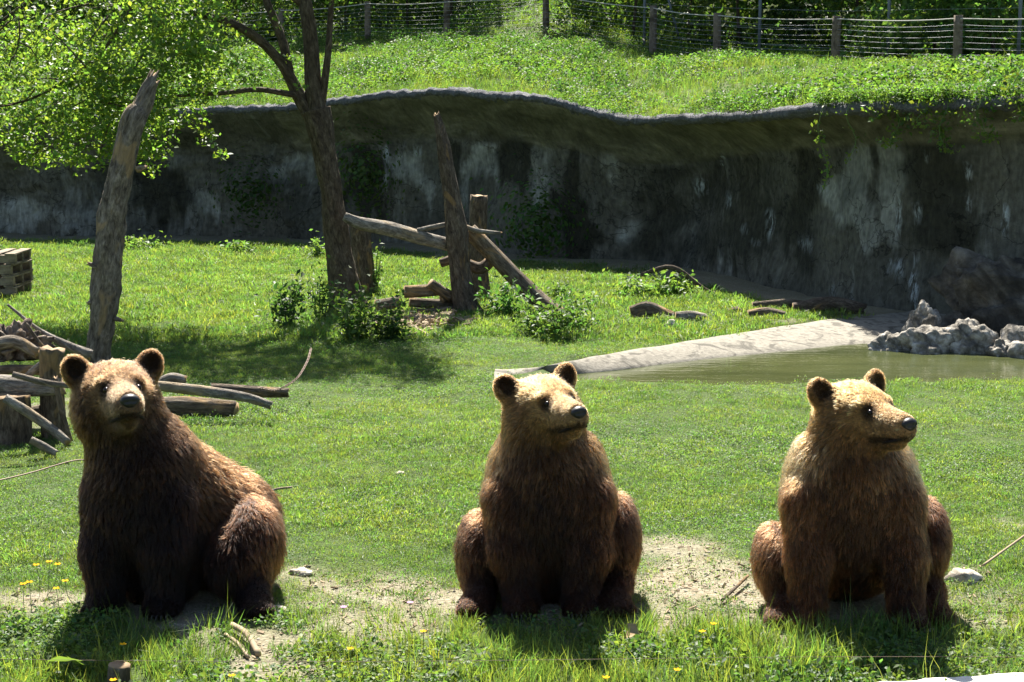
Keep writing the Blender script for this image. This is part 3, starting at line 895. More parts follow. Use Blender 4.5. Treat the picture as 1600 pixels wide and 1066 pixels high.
# ---- the living tree
def main_tree():
    b = gp(545, 486)
    Y = b[1]
    root = empty('leafy_tree', b, 'living tree with dark forked trunk and bright leaves hanging over the lawn', 'tree')
    def br(name, pix, Ys, parent=root, **kw):
        P, r = path(pix, Ys)
        return limb(name, np.array(P), r, M_BARK, parent, origin=b, **kw), P, r
    t, _, _ = br('trunk', [(549, 500, 74), (543, 468, 54), (530, 393, 40), (520, 318, 35), (508, 245, 36), (501, 210, 40), (491, 172, 46)], Y, seg=40, n=150, bump=0.17, freq=12, seed=1)
    br('limb', [(497, 190, 34), (489, 120, 26), (485, 60, 24), (476, 0, 22), (462, -80, 22), (440, -190, 14), (400, -300, 8)], [Y, Y, Y, Y, Y + .2, Y + .5, Y + .8], seg=12, n=40, bump=0.1, seed=2)
    br('limb', [(496, 195, 28), (470, 155, 23), (448, 112, 18), (425, 82, 15), (395, 55, 15), (355, 34, 12), (300, 20, 9), (220, 10, 6)], [Y, Y, Y - .1, Y - .2, Y - .4, Y - .6, Y - .8, Y - 1], seg=12, n=40, bump=0.1, seed=3)
    br('limb', [(452, 112, 15), (440, 60, 14), (420, 10, 12), (395, -50, 9), (350, -130, 6)], [Y - .1, Y, Y, Y + .1, Y + .2], seg=10, n=24, bump=0.1, seed=4)
    br('limb', [(503, 160, 14), (512, 90, 11), (516, 30, 9), (522, -40, 7), (540, -120, 4)], [Y, Y - .1, Y - .1, Y - .2, Y - .2], seg=8, n=24, bump=0.1, seed=5)
    br('limb', [(470, 150, 11), (440, 145, 9), (400, 140, 8), (345, 146, 7), (280, 150, 5), (150, 165, 4)], [Y, Y - .2, Y - .3, Y - .5, Y - .6, Y - .7], seg=8, n=24, bump=0.08, seed=6)
    br('limb', [(478, 10, 14), (380, -60, 11), (250, -70, 9), (120, -40, 7), (20, 20, 5), (-60, 90, 3)], [Y, Y - .3, Y - .5, Y - .6, Y - .7, Y - .8], seg=8, n=30, bump=0.08, seed=8)
    br('limb', [(250, -70, 8), (200, 20, 6), (150, 90, 5), (60, 150, 4), (-20, 170, 3)], [Y - .5, Y - .6, Y - .6, Y - .7, Y - .7], seg=7, n=24, bump=0.08, seed=9)
    # leaf sprays: pixel centre, radius in pixels, number of leaves, depth spread
    g = np.random.default_rng(5)
    sprays = []
    for _ in range(640):      # the mass hanging at the left of the frame
        px = g.uniform(-260, 345); py = g.uniform(-60, 255)
        lim = np.interp(px, [-260, 0, 60, 150, 250, 300, 345], [260, 235, 255, 265, 225, 165, 130])
        if py > lim: continue
        dns = 0.9 if vnoise(px, py, 70, 3) > 0.36 else 0.25
        if px > 250 and py > 120: dns *= 0.6
        sprays.append((px, py, g.uniform(18, 46), int(g.uniform(45, 100) * dns), g.uniform(-1.6, 0.8)))
    for px, py, r, nn in [(250, 240, 26, 70), (262, 200, 30, 70), (235, 265, 16, 36), (310, 190, 24, 50), (325, 215, 18, 40), (345, 240, 14, 34), (300, 165, 26, 60), (330, 100, 30, 60), (372, 95, 28, 55), (395, 120, 24, 40), (370, 40, 30, 60), (420, 30, 26, 40),
                          (340, 20, 36, 70), (405, 85, 24, 40), (525, 4, 14, 18), (460, 60, 12, 10), (300, 60, 40, 90), (270, 110, 40, 90), (120, 255, 24, 50), (60, 250, 20, 40), (455, 90, 14, 14), (470, 135, 10, 10)]:
        sprays.append((px, py, r, nn, g.uniform(-0.6, 0.2)))
    for _ in range(380):     # the crown above the frame (it throws the shade on the lawn)
        px = g.uniform(140, 650); py = g.uniform(-300, -75)
        if vnoise(px, py, 75, 17) < .47: continue
        sprays.append((px, py, g.uniform(26, 50), int(g.uniform(50, 90)), g.uniform(-0.6, 2.2)))
    C = []
    for px, py, r, nn, dy in sprays:
        if nn < 1: continue
        c = at(px, py, Y + dy - 0.3); rr = r * pxm(Y)
        q = g.normal(size=(nn, 3)); q /= np.linalg.norm(q, axis=1)[:, None]
        q *= (g.uniform(0, 1, nn) ** 0.5)[:, None] * rr * np.array([1.15, 1.2, 0.85])
        C.append(c + q)
    C = np.concatenate(C) - b
    me = leaf_mesh('crown', C, 0.068, M_TREE, 8, aspect=0.62, up=0.35)
    tag(obj('crown', me, root), kind='stuff')
    # fine twigs carrying the sprays
    tv, tf = [], []
    for px, py, r, nn, dy in [q for q in sprays[::5] if q[0] < 220]:
        c = at(px, py, Y + dy - 0.3) - b
        e = c + g.normal(size=3) * 0.25 + np.array([0.35, 0, 0.2])
        V, F, _, _ = tube(np.array([c, (c + e) / 2 + g.normal(size=3) * 0.03, e]), [0.004, 0.008, 0.011], 4, 4)
        k = len(tv); tv += list(V); tf += [tuple(i + k for i in f) for f in F]
    me = new_mesh('twigs', np.array(tv), tf, {'tc': ('FLOAT_VECTOR', np.array(tv))}, True, (M_BARK,))
    tag(obj('twigs', me, root), kind='stuff')
main_tree()

# ---- leaning dead trunk
def dead_trunk():
    b = gp(162, 580); Y = b[1]
    pts = [(150, 590, 46), (155, 536, 44), (163, 478, 52), (170, 390, 51), (176, 332, 49), (187, 274, 42), (199, 228, 42), (208, 190, 45), (213, 178, 42), (219, 171, 35), (226, 156, 32), (232, 140, 29), (239, 126, 24)]
    P, r = path(pts, [Y + .03 * q for q in range(len(pts))])
    r = [.86 * q for q in r]
    root = empty('dead_trunk', b, 'tall leaning dead tree trunk with peeling bark behind the darkest bear', 'dead tree')
    limb('trunk', np.array(P), r, M_DEAD, root, seg=48, n=200, bump=0.22, freq=14, seed=11, ragged=0.10, cut=M_CUT, origin=b)
    for k, (px, py, dx, dy, w) in enumerate([(146, 418, -8, -6, 10), (186, 498, 6, 3, 9), (222, 265, 6, -4, 12), (141, 470, -5, 5, 8)]):
        A = at(px + (6 if dx < 0 else -6), py, Y); B = at(px + dx, py + dy, Y - 0.05)
        limb('snag', np.array([A, B]), [w * .5 * pxm(Y), w * .3 * pxm(Y)], M_DEAD, root, seg=7, n=4, bump=0.2, seed=20 + k, ragged=0.02, cut=M_CUT, origin=b)
dead_trunk()

# ---- log frame by the tree
def log_thing(name, pix, Y, mat, label, cat, group=None, seg=12, n=20, bump=0.12, seed=0, ragged=0.015, cut=None, squash=1.0):
    P, r = path(pix, Y)
    o = limb(name, np.array(P), r, mat, None, seg=seg, n=n, bump=bump, seed=seed, ragged=ragged, cut=cut or M_CUT, origin=P[0], squash=squash)
    return tag(o, label, cat, group)

b = gp(730, 492); Y0 = b[1]
log_thing('snag_post', [(733, 496, 52), (727, 470, 38), (719, 420, 32), (714, 370, 33), (707, 320, 26), (699, 270, 24), (692, 225, 18), (686, 195, 13), (682, 179, 8)], Y0, M_DARKDEAD,
          'tall splintered dead post with a pointed top holding up the log rails', 'dead tree', seg=40, n=150, bump=0.26, seed=31, ragged=0.03)
log_thing('stub_post', [(748, 470, 40), (746, 420, 34), (747, 360, 28), (748, 306, 27)], G(748, 462)[1], M_DARKDEAD, 'short dark round post with a flat top behind the splintered post', 'post', seg=14, n=20, seed=32)
log_thing('stub_post', [(568, 470, 40), (566, 420, 36), (562, 350, 32)], G(565, 462)[1], M_DARKDEAD, 'short dark stub post standing against the living tree trunk', 'post', seg=14, n=20, seed=33)
log_thing('rail_log', [(538, 338, 13), (560, 348, 18), (610, 358, 22), (660, 372, 21), (700, 382, 20)], [Y0 + .1, Y0 + .1, Y0 + .1, Y0 + .05, Y0 + .1], M_GREYLOG,
          'pale peeling log rail slung between tree and splintered post', 'log', n=30, seed=34, bump=0.16)
log_thing('leaning_log', [(733, 360, 24), (765, 392, 24), (800, 428, 26), (838, 465, 26), (872, 488, 22), (902, 504, 15)], [Y0 + .25, Y0 + .25, Y0 + .2, Y0 + .15, Y0, Y0 - .25], M_LOG,
          'long log leaning down from the post into the weeds', 'log', n=30, seed=35, bump=0.14)
log_thing('thin_branch', [(652, 360, 7), (672, 356, 8), (699, 350, 7)], Y0 + .05, M_GREYLOG, 'short thin branch resting on the pale log rail', 'branch', seg=8, n=8, seed=36)
log_thing('thin_branch', [(722, 352, 7), (742, 360, 8), (765, 363, 6), (783, 364, 4)], Y0 + .1, M_GREYLOG, 'thin twig poking out past the splintered post', 'branch', seg=8, n=10, seed=37)
log_thing('knot_log', [(688, 412, 14), (712, 406, 16), (750, 420, 20), (772, 402, 18)], Y0 + .3, M_DARKDEAD, 'gnarled log end wedged behind the splintered post', 'log', n=12, seed=38)
wp = [((632, 456, 20), (690, 452, 20), 'reddish split log on top of the small woodpile', 0), ((672, 442, 16), (706, 464, 18), 'tilted split log leaning on the small woodpile', 0), ((640, 472, 16), (712, 476, 17), 'short log in the middle of the small woodpile', .1),
      ((612, 492, 12), (705, 484, 13), 'long thin log at the foot of the small woodpile', -.2), ((588, 478, 20), (624, 470, 18), 'stubby log end beside the small woodpile', -.1), ((625, 498, 9), (668, 494, 8), 'thin stick lying before the small woodpile', -.3), ((690, 468, 14), (716, 456, 14), 'broken log chunk against the splintered post', .1)]
for k, (a, c, lab, dy) in enumerate(wp):
    log_thing('short_log', [a, ((a[0] + c[0]) / 2, (a[1] + c[1]) / 2 + 1, (a[2] + c[2]) / 2), c], [G(a[0], 496)[1] + dy + .2, G(a[0], 496)[1] + dy + .25, G(a[0], 496)[1] + dy + .3], M_LOG, lab, 'log', 'small woodpile by the post', n=8, seed=40 + k)

# rotten logs on the right of the lawn
for k, (pix, Yb, mat, lab) in enumerate([
    ([(986, 490, 24), (1010, 484, 26), (1036, 492, 20), (1054, 495, 14)], 497, M_LOG, 'crumbling dark rotten log lying on the lawn before the wall'),
    ([(1056, 496, 18), (1080, 495, 20), (1104, 498, 16)], 503, M_GREYLOG, 'smooth grey log butting the rotten log on the lawn'),
    ([(1170, 494, 20), (1198, 490, 20), (1226, 494, 15)], 501, M_LOG, 'pale split log at the edge of the wall shade'),
    ([(1176, 478, 13), (1230, 474, 15), (1280, 480, 12)], 486, M_LOG, 'dark log lying in the shade beyond the pale split log'),
    ([(1240, 482, 18), (1300, 474, 24), (1350, 484, 18)], 490, M_DARKDEAD, 'thick shaded log beside the head of the concrete bank'),
    ([(1138, 489, 9), (1150, 486, 14), (1160, 490, 8)], 494, M_DARKDEAD, 'small dark wood chunk next to the pale split log'),
    ([(1000, 430, 6), (1050, 418, 8), (1100, 452, 7), (1140, 470, 5)], 462, M_DARKDEAD, 'crooked dead branch lying in the shade below the wall')]):
    Yl = G(pix[0][0], Yb)[1]
    log_thing('rotten_log' if k < 2 else ('fallen_log' if k < 5 else ('wood_chunk' if k == 5 else 'fallen_branch')), pix, Yl, mat, lab, 'branch' if k == 6 else 'log', n=16, seed=60 + k, bump=0.3 if k in (0, 5) else 0.15)

# ---- left log pile
Yp = G(85, 690)[1]
log_thing('stump_post', [(84, 690, 42), (82, 640, 38), (80, 590, 36), (82, 545, 40)], Yp + .2, M_LOG, 'thick upright stump post at the end of the log heap', 'post', seg=14, n=24, seed=70)
lp = [([(-60, 604, 36), (0, 602, 34), (60, 606, 32), (98, 604, 28)], .15, M_GREYLOG, 'pale horizontal log across the top of the heap'),
      ([(-40, 585, 18), (20, 577, 16), (74, 580, 16)], .5, M_LOG, 'slim log lying behind the heap top'),
      ([(8, 622, 14), (45, 645, 16), (80, 670, 16), (106, 692, 14)], -.25, M_GREYLOG, 'long grey pole sloping down across the heap'),
      ([(48, 688, 12), (68, 698, 13), (88, 709, 11)], -.5, M_GREYLOG, 'small grey stick at the foot of the heap'),
      ([(12, 476, 4), (60, 515, 7), (105, 540, 14), (142, 556, 18)], .9, M_GREYLOG, 'bare tapering branch sticking up behind the heap'),
      ([(40, 505, 5), (70, 545, 7), (110, 570, 8)], .7, M_LOG, 'thin dark branch crossing the bare one'),
      ([(20, 700, 60), (22, 660, 56), (20, 618, 52)], .0, M_DARKDEAD, 'wide dark stump in the middle of the log heap'),
      ([(-30, 705, 50), (-28, 650, 46), (-25, 612, 44)], .1, M_LOG, 'stump at the outer end of the log heap'),
      ([(110, 690, 9), (96, 640, 9), (86, 590, 8)], -.1, M_LOG, 'thin pole propped upright on the stump post'),
      ([(-30, 548, 20), (20, 534, 22), (58, 552, 17)], .6, M_DEAD, 'splintered log bit behind the root chunk'),
      ([(30, 600, 11), (62, 572, 12), (92, 556, 9)], .3, M_GREYLOG, 'short grey stick leaning on the stump post from the heap'),
      ([(-20, 640, 24), (30, 650, 26), (66, 642, 22)], .2, M_LOG, 'log jammed between the stump and the stump post'),
      ([(20, 585, 9), (70, 598, 10), (120, 604, 8)], -.3, M_DEAD, 'thin bark stripped stick resting on the pale horizontal log')]
for k, (pix, dy, mat, lab) in enumerate(lp):
    log_thing('stump' if k in (6, 7) else 'heap_log', pix, Yp + dy, mat, lab, 'stump' if k in (6, 7) else 'log', 'log heap beside the darkest bear', n=16, seed=72 + k, bump=0.16)
p = at(18, 548, Yp + .8)
rock('root_chunk', p, (0.24, 0.16, 0.16), 5, M_ROOT, 'gnarled pale root chunk on the log heap', 'root', 'log heap beside the darkest bear', sub=5, rough=0.75, ang=3.4)
# logs to the right of the first bear
Yq = G(320, 656)[1]
for k, (pix, dy, mat, lab) in enumerate([
    ([(248, 636, 34), (300, 636, 35), (368, 641, 32)], 0, M_LOG, 'thick sawn log lying beside the dark bear\'s shoulder'),
    ([(236, 602, 16), (310, 610, 18), (380, 620, 16), (424, 634, 14)], -.25, M_GREYLOG, 'long thin log crossing over the thick sawn log'),
    ([(330, 606, 15), (400, 612, 18), (451, 614, 15)], .45, M_LOG, 'dark log lying behind the crossed thin log'),
    ([(248, 600, 18), (268, 592, 20), (290, 594, 14)], .35, M_GREYLOG, 'broken pale wood stub on top of the crossed logs')]):
    log_thing('crossed_log', pix, Yq + dy, mat, lab, 'log', 'crossed logs behind the dark bear', n=16, seed=90 + k)

# chain hanging beside the logs
def chain():
    P, _ = smooth_path([at(486, 545, Yq + 1.2), at(480, 565, Yq + .9), at(465, 590, Yq + .5), at(445, 604, Yq + .3), at(428, 610, Yq + .25), at(405, 606, Yq + .2)], [1] * 6, 64)
    V, F = [], []
    for i, p in enumerate(P):
        t = P[min(i + 1, 63)] - P[max(i - 1, 0)]; t /= np.linalg.norm(t)
        sd = np.cross(t, [0, 0, 1.0]) if i % 2 else np.array([0, 0, 1.0])
        sd = sd - t * sd.dot(t); sd /= np.linalg.norm(sd)
        ring = [p + t * math.cos(a) * 0.015 + sd * math.sin(a) * 0.008 for a in np.linspace(0, 2 * math.pi, 9)]
        v, f, _, _ = tube(np.array(ring), [0.003] * 9, 4, 9)
        k = len(V); V += list(v); F += [tuple(j + k for j in q) for q in f]
    o = obj('chain', new_mesh('chain', np.array(V) - P[0], F, None, True, (M_RUST,)), None, P[0])
    tag(o, 'rusty chain trailing off the end of the crossed logs', 'chain')
chain()
Pr, _ = smooth_path([gp(-60, 770) + [0, 0, .05], gp(0, 757) + [0, 0, .06], gp(50, 746) + [0, 0, .06], gp(118, 734) + [0, 0, .08], gp(150, 730) + [0, 0, .05]], [1] * 5, 24)
tag(limb('rope', Pr, [0.0045] * 24, M_RUST, None, seg=6, origin=Pr[0]), 'thin brownish rope lying on the grass beside the dark bear', 'rope')

# ---- pallet stack at the left edge
def pallets():
    c = gp(4, 466); Y = c[1]
    L = 0.55
    for k in range(4):
        z = c[2] + k * 0.142
        rt = empty('wooden_pallet', (c[0] - L + 0.17 + 0.02 * math.sin(k * 3), Y + 0.3, z), ['bottom', 'second', 'third', 'topmost'][k] + ' weathered pallet of the stack on the lawn edge', 'pallet', 'stacked wooden pallets')
        rt.rotation_euler.z = 0.06 * math.sin(k * 2.3 + 1)
        def box(nm, x0, x1, y0, y1, z0, z1):
            V = [(x, y, zz) for zz in (z0, z1) for y in (y0, y1) for x in (x0, x1)]
            V = np.array(V) + rng.normal(0, 0.002, (8, 3))
            obj(nm, new_mesh(nm, V, [(0, 2, 3, 1), (4, 5, 7, 6), (0, 1, 5, 4), (1, 3, 7, 5), (3, 2, 6, 7), (2, 0, 4, 6)], None, False, (M_PLANK,)), rt)
        for j in range(3):
            yy = -0.38 + j * 0.36
            box('bearer', -L, L, yy, yy + 0.09, 0.02, 0.115)
        for j in range(6):
            xx = -L + j * (2 * L - 0.13) / 5
            box('plank', xx, xx + 0.13, -0.40, 0.46, 0.117, 0.138)
        for j in range(2):
            xx = -L + j * (2 * L - 0.12)
            box('plank', xx, xx + 0.12, -0.39, 0.45, 0.0, 0.018)
pallets()

# ---- rocks by the pond
def rk(px, py, w, h, d, seed, label, dy=0.0, rot=0.0, **kw):
    p = G(px, py, ZW if kw.pop('wet', True) else 0.0); p[1] += dy
    s = pxm(p[1])
    rock('boulder', (p[0], p[1], p[2]), (w * .5 * s, d, h * s * 0.9), seed, M_ROCK, label, 'rock', 'boulders at the pond edge', rot, 5, 0.38, 1.35, **kw)
rk(1392, 545, 66, 26, 0.2, 1, 'low pale boulder at the tip of the rock heap in the water')
rk(1448, 549, 88, 40, 0.22, 2, 'broad sunlit boulder with its foot in the pond', dy=.05)
rk(1515, 550, 84, 56, 0.25, 3, 'tall sunlit boulder behind the waterline', dy=.1)
rk(1452, 538, 60, 62, 0.22, 4, 'upright speckled boulder topping the rock heap', dy=.25)
rk(1604, 554, 80, 46, 0.3, 6, 'dark shaded boulder at the water beneath the big outcrop', dy=.0)
rk(1560, 553, 40, 22, 0.15, 8, 'small wet boulder between the sunlit and the shaded ones', dy=-.05)
p = at(1685, 480, 16.75)
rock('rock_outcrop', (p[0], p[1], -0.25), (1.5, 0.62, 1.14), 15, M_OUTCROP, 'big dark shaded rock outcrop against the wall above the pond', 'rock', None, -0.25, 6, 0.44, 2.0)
# ---- small foreground things
for px, py, sz, sd, lab in [(1505, 905, (.085, .07, .05), 1, 'flat pale stone beside the haunch of the bear by the pond'), (432, 955, (.05, .04, .035), 2, 'small pale stone at the dark bear\'s hind foot'), (470, 893, (.06, .045, .03), 3, 'pale stone on the bare patch beyond the dark bear'),
                            (625, 744, (.03, .03, .02), 4, 'tiny pale stone alone in the middle of the lawn'), (1050, 512, (.08, .06, .08), 5, 'small pointed stone on the lawn below the rotten log'), (1440, 985, (.05, .04, .03), 7, 'dusty stone before the paws of the bear by the pond')]:
    rock('stone', gp(px, py), sz, sd, M_STONE, lab, 'stone')
def stick(pix, Yb, w, label, mat=M_CUT, seed=0):
    P = [gp(px, py) + [0, 0, h] for px, py, h in pix]
    tag(limb('stick', np.array(P), [w] * len(P), mat, None, seg=8, n=12, bump=0.15, seed=seed, origin=P[0]), label, 'stick')
stick([(362, 987, .03), (385, 1003, .035), (404, 1028, .02)], 0, 0.014, 'pale bare stick lying in front of the dark bear', M_CHIP, 3)
stick([(352, 1000, .02), (372, 1014, .02), (388, 1030, .01)], 0, 0.008, 'thin twig beside the pale bare stick', M_CHIP, 4)
stick([(1535, 898, .05), (1570, 882, .09), (1605, 864, .12)], 0, 0.006, 'dry straw stalk leaning beyond the flat pale stone', M_CHIP, 5)
stick([(1128, 945, .02), (1150, 925, .03), (1168, 910, .03)], 0, 0.008, 'dark twig lying on the bare ground between two bears', M_LOG, 6)
stick([(402, 778, .03), (430, 772, .05), (456, 765, .03)], 0, 0.007, 'bleached twig on the lawn behind the dark bear', M_GREYLOG, 7)
b = gp(186, 1075)
tag(limb('cut_stump', np.array([b + [0, 0, -.02], b + [0, 0, .05], b + [0.004, 0, .10]]), [.05, .046, .044], M_LOG, None, seg=14, n=10, bump=0.1, seed=4, cut=M_CUT, origin=b), 'little sawn stump hidden in the grass below the dark bear', 'stump')
C = np.array([[0, 0, .09], [.05, .02, .07]])
V, F = leaves_arrays(C, 0.2, 0.7, N=np.array([[0, .45, 1.], [.3, .5, 1]]), D=np.array([[1., 0, .1], [0.4, -1, 0]]), seed=2)
o = obj('dock_leaf', new_mesh('dock_leaf', V, F, {'lc': ('FLOAT_COLOR', c4(np.ones((8, 3)) * 0.8))}, False, (M_WEED,)), None, gp(104, 1066)); tag(o, 'big rounded bright green leaf low in the grass near the sawn stump', 'leaf')
V, F = leaves_arrays(np.array([[0, 0, .08], [.02, 0.01, .06], [-.02, 0, .05]]), 0.075, 0.6, seed=5)
o = obj('dry_leaf', new_mesh('dry_leaf', V, F, None, False, (M_DEADLEAF,)), None, gp(990, 1012)); tag(o, 'curled dry leaf caught in the grass before the central bear', 'leaf')

# flowers
def flower(px, py, h, r, mat, label, cat, group, petals=5, name='buttercup', seed=0):
    z = h
    b = G(px, py, z); b[2] = 0
    b = np.array([b[0], b[1], float(ground_z(b[0], b[1]))])
    rt = empty(name, b, label, cat, group)
    g = np.random.default_rng(seed + int(px))
    top = np.array([0, 0, h - b[2]])
    limb('stem', np.array([[g.normal(0, .02), g.normal(0, .02), 0], top * .5 + g.normal(0, .006, 3), top]), [.0016] * 3, M_STEM, rt, seg=5, n=6, bump=0)
    V, F = [], []
    for k in range(petals):
        a = 2 * math.pi * k / petals + g.uniform(-.1, .1)
        d = np.array([math.cos(a), math.sin(a), 0.45]); s = np.array([-math.sin(a), math.cos(a), 0])
        i = len(V)
        V += [top, top + d * r * .6 - s * r * .42, top + d * r * 1.05 - s * r * .2, top + d * r * 1.05 + s * r * .2, top + d * r * .6 + s * r * .42]
        F.append((i, i + 1, i + 2, i + 3, i + 4))
    obj('flower_head', new_mesh('flower_head', V, F, None, False, (mat,)), rt)
M_STEM = plain('green_stem', (0.10, 0.17, 0.04), 0.6)
for k, (px, py) in enumerate([(57, 884), (77, 879), (90, 883), (36, 914), (46, 911), (88, 921), (102, 909)]):
    flower(px, py, .16, .016, M_YELLOW, ['leftmost of the three upper buttercups beside the darkest bear', 'highest buttercup of the clump beside the darkest bear', 'rightmost of the three upper buttercups beside the darkest bear', 'outermost buttercup of the clump, farthest from the darkest bear',
        'buttercup almost touching the outermost one of the clump', 'lowest buttercup of the clump beside the darkest bear', 'buttercup of the clump standing closest to the darkest bear'][k], 'flower', 'buttercups beside the dark bear', seed=k)
for k, (px, py, lab) in enumerate([(192, 1008, 'yellow buttercup in the shadow of the darkest bear'), (177, 1064, 'yellow buttercup next to the little sawn stump'), (661, 988, 'orange yellow buttercup in the weeds between the dark and central bears'), (547, 1015, 'small yellow buttercup over the pale bare stick ground'),
                                   (1097, 988, 'yellow buttercup beside the edge of the central bear\'s shadow'), (1115, 976, 'yellow buttercup on the fringe of the bare ground'), (1058, 1048, 'low yellow buttercup midway between two shadows'), (947, 1060, 'yellow buttercup at the foot of the central bear\'s shadow'), (362, 1057, 'yellow buttercup in the lowest grass below the pale bare stick')]):
    flower(px, py, .15, .014, M_YELLOW, lab, 'flower', 'scattered buttercups', seed=20 + k)
flower(537, 950, .10, .014, M_PINK, 'pink clover flower nearer the dark bear', 'flower', 'pink clover', 9, 'clover_flower')
flower(641, 943, .10, .014, M_PINK, 'pink clover flower nearer the central bear', 'flower', 'pink clover', 9, 'clover_flower')

# parapet corner at the bottom right
def parapet():
    a, b_ = G(1325, 1066, .07), G(1640, 1044, .07)
    d = b_ - a
    V, F = [], []
    n = 40
    for i in range(n + 1):
        p = a + d * (i / n) * 1.6
        e = 0.02 * mnoise.noise((i * .35, 1, 1))
        for (by, z) in ((0.02 + e, -.3), (e, .05), (-.02 + e, .068), (-.75, .075), (-.77, -.3)):
            V.append((p[0], p[1] + by, z + 0.006 * mnoise.noise((i * .8, by * 5, 0))))
        if i:
            for j in range(4):
                k = i * 5 + j
                F.append((k - 5, k, k + 1, k - 4))
    F.append((0, 1, 2, 3, 4)); F.append(tuple(range(n * 5 + 4, n * 5 - 1, -1)))
    tag(obj('parapet', new_mesh('parapet', V, F, None, True, (M_PARA,))), 'pale sunlit stone coping at the visitors\' edge of the grass', 'coping')
parapet()
# low wire strung in front of the bears
Pw = [G(px, 1030 + 4 * math.sin(px / 300), .13) for px in range(-200, 1900, 150)]
tag(limb('fence_wire', np.array(Pw), [.0009] * len(Pw), M_RUST, None, seg=5, bump=0, origin=Pw[0]), 'thin low wire strung through the grass before the bears', 'wire')

# ================================================================ SHRUBS AND WEEDS
def shrub(name, px, py, w, h, nleaf, size, label, mat=None, group=None, seed=0, stems=6, bright=1.0):
    b = gp(px, py); s = pxm(b[1])
    W, H = w * s * .5, h * s
    g = np.random.default_rng(seed)
    root = empty(name, b, label, 'plant' if name != 'shrub' else 'shrub', group)
    C, tv, tf = [], [], []
    for k in range(stems):
        a = g.uniform(0, 2 * math.pi)
        tip = np.array([math.cos(a) * W * g.uniform(.3, 1.15), math.sin(a) * W * g.uniform(.3, 1.15), H * g.uniform(.3, 1.1)])
        bs = np.array([tip[0] * .25, tip[1] * .25, 0])
        V, F, _, _ = tube(np.array([bs, (bs + tip) / 2 + [0, 0, H * .12], tip]), [.006, .005, .003], 4, 5)
        i = len(tv); tv += list(V); tf += [tuple(q + i for q in f) for f in F]
        m = max(3, nleaf // stems)
        t = g.uniform(.25, 1.05, m)[:, None]
        C.append(bs * (1 - t) + tip * t + g.normal(0, 1, (m, 3)) * np.array([W * .34, W * .34, H * .17]) * g.uniform(.4, 1.5, (m, 1)))
    C = np.concatenate(C); C[:, 2] = np.maximum(C[:, 2], .02)
    tag(obj('foliage', leaf_mesh('foliage', C, size, mat or M_SHRUB, seed, aspect=.5, up=.4), root), kind='stuff')
    tag(obj('stems', new_mesh('stems', np.array(tv), tf, None, True, (M_STEM,)), root), kind='stuff')
for k, a in enumerate([(452, 512, 60, 62, 260, .075, 'dark leafy weed clump on the lawn side of the living tree'), (500, 500, 50, 75, 200, .06, 'tall dry tinged weed against the living tree base'), (550, 538, 80, 84, 420, .075, 'big dark weed clump in front of the living tree'), (602, 536, 50, 60, 240, .07, 'dark weed clump between the tree and the wood chips'),
                       (586, 462, 30, 80, 90, .06, 'slender sapling with pale leaves beside the tree trunk'), (785, 500, 70, 50, 260, .07, 'weed patch at the foot of the splintered post'), (850, 526, 90, 56, 420, .07, 'broad weed patch under the leaning log'), (905, 516, 60, 50, 220, .06, 'thin weed patch at the lower end of the leaning log'),
                       (496, 404, 34, 32, 130, .08, 'small bright bush at the wall foot left of the tree trunk'), (228, 392, 60, 26, 170, .09, 'leafy bush in front of the wall by the dead trunk'), (380, 396, 60, 18, 130, .09, 'low leafy bush along the shade line of the wall'), (1020, 464, 90, 34, 330, .08, 'pale leafy patch where lawn meets wall shade'),
                       (1060, 462, 40, 22, 130, .08, 'small leafy patch next to the dead branch'), (880, 470, 50, 24, 130, .07, 'low weed tuft beyond the leaning log'), (616, 348, 18, 20, 26, .07, 'little white tinged sprig above the log rail')]):
    a = a[:4] + (int(a[4] * 1.7),) + a[5:]
    shrub('weed_clump' if k not in (8, 9, 10, 14) else 'shrub', *a, seed=500 + k, mat=M_WEED if k in (4, 8, 9, 10, 11, 12) else None, stems=9)

# shaded ivy clinging to the wall foot
def wall_ivy(px, py, w, h, n, label, seed):
    Y = float(lip_y((px - 800) / FPX * 26)) + 0.35
    c = at(px, py, Y); g = np.random.default_rng(seed)
    q = g.normal(size=(n, 3)) * np.array([w * pxm(Y) * .3, .12, h * pxm(Y) * .3])
    o = obj('ivy', leaf_mesh('ivy', q, .09, M_SHRUB, seed, aspect=.7, up=.1), None, c)
    tag(o, label, 'ivy', 'ivy on the dark wall')
wall_ivy(570, 270, 90, 120, 700, 'dark ivy mass under the overhang by the living tree', 1)
wall_ivy(840, 350, 130, 120, 900, 'dark ivy mass low on the wall right of the splintered post', 2)
wall_ivy(390, 300, 90, 90, 500, 'dark ivy patch on the rocky wall between the two trunks', 3)

# vines over the lip at the right
def vine(px, py0, py1, w, n, label, seed):
    x = at(px, py0, 18)[0]
    for _ in range(4):
        Yv = float(lip_y(x)) - 0.10; x = at(px, py0, Yv)[0]
    g = np.random.default_rng(seed)
    rt = empty('hanging_vine', at(px, py0, Yv), label, 'vine', 'vines hanging over the wall lip')
    o0 = at(px, py0, Yv)
    t = g.uniform(0, 1, n) ** 0.8
    P = np.array([at(px + 8 * math.sin(tt * 7 + seed) + g.normal(0, w * (1 - .6 * tt)), py0 + (py1 - py0) * tt, Yv + g.normal(0, .06)) for tt in t]) - o0
    tag(obj('foliage', leaf_mesh('foliage', P, .06, M_TREE, seed, aspect=.6, up=.1), rt), kind='stuff')
    ps = np.array([at(px + 8 * math.sin(tt * 7 + seed), py0 + (py1 - py0) * tt, Yv) for tt in np.linspace(0, 1, 8)]) - o0
    limb('stem', ps, [.005] * 8, M_STEM, rt, seg=5, bump=0)
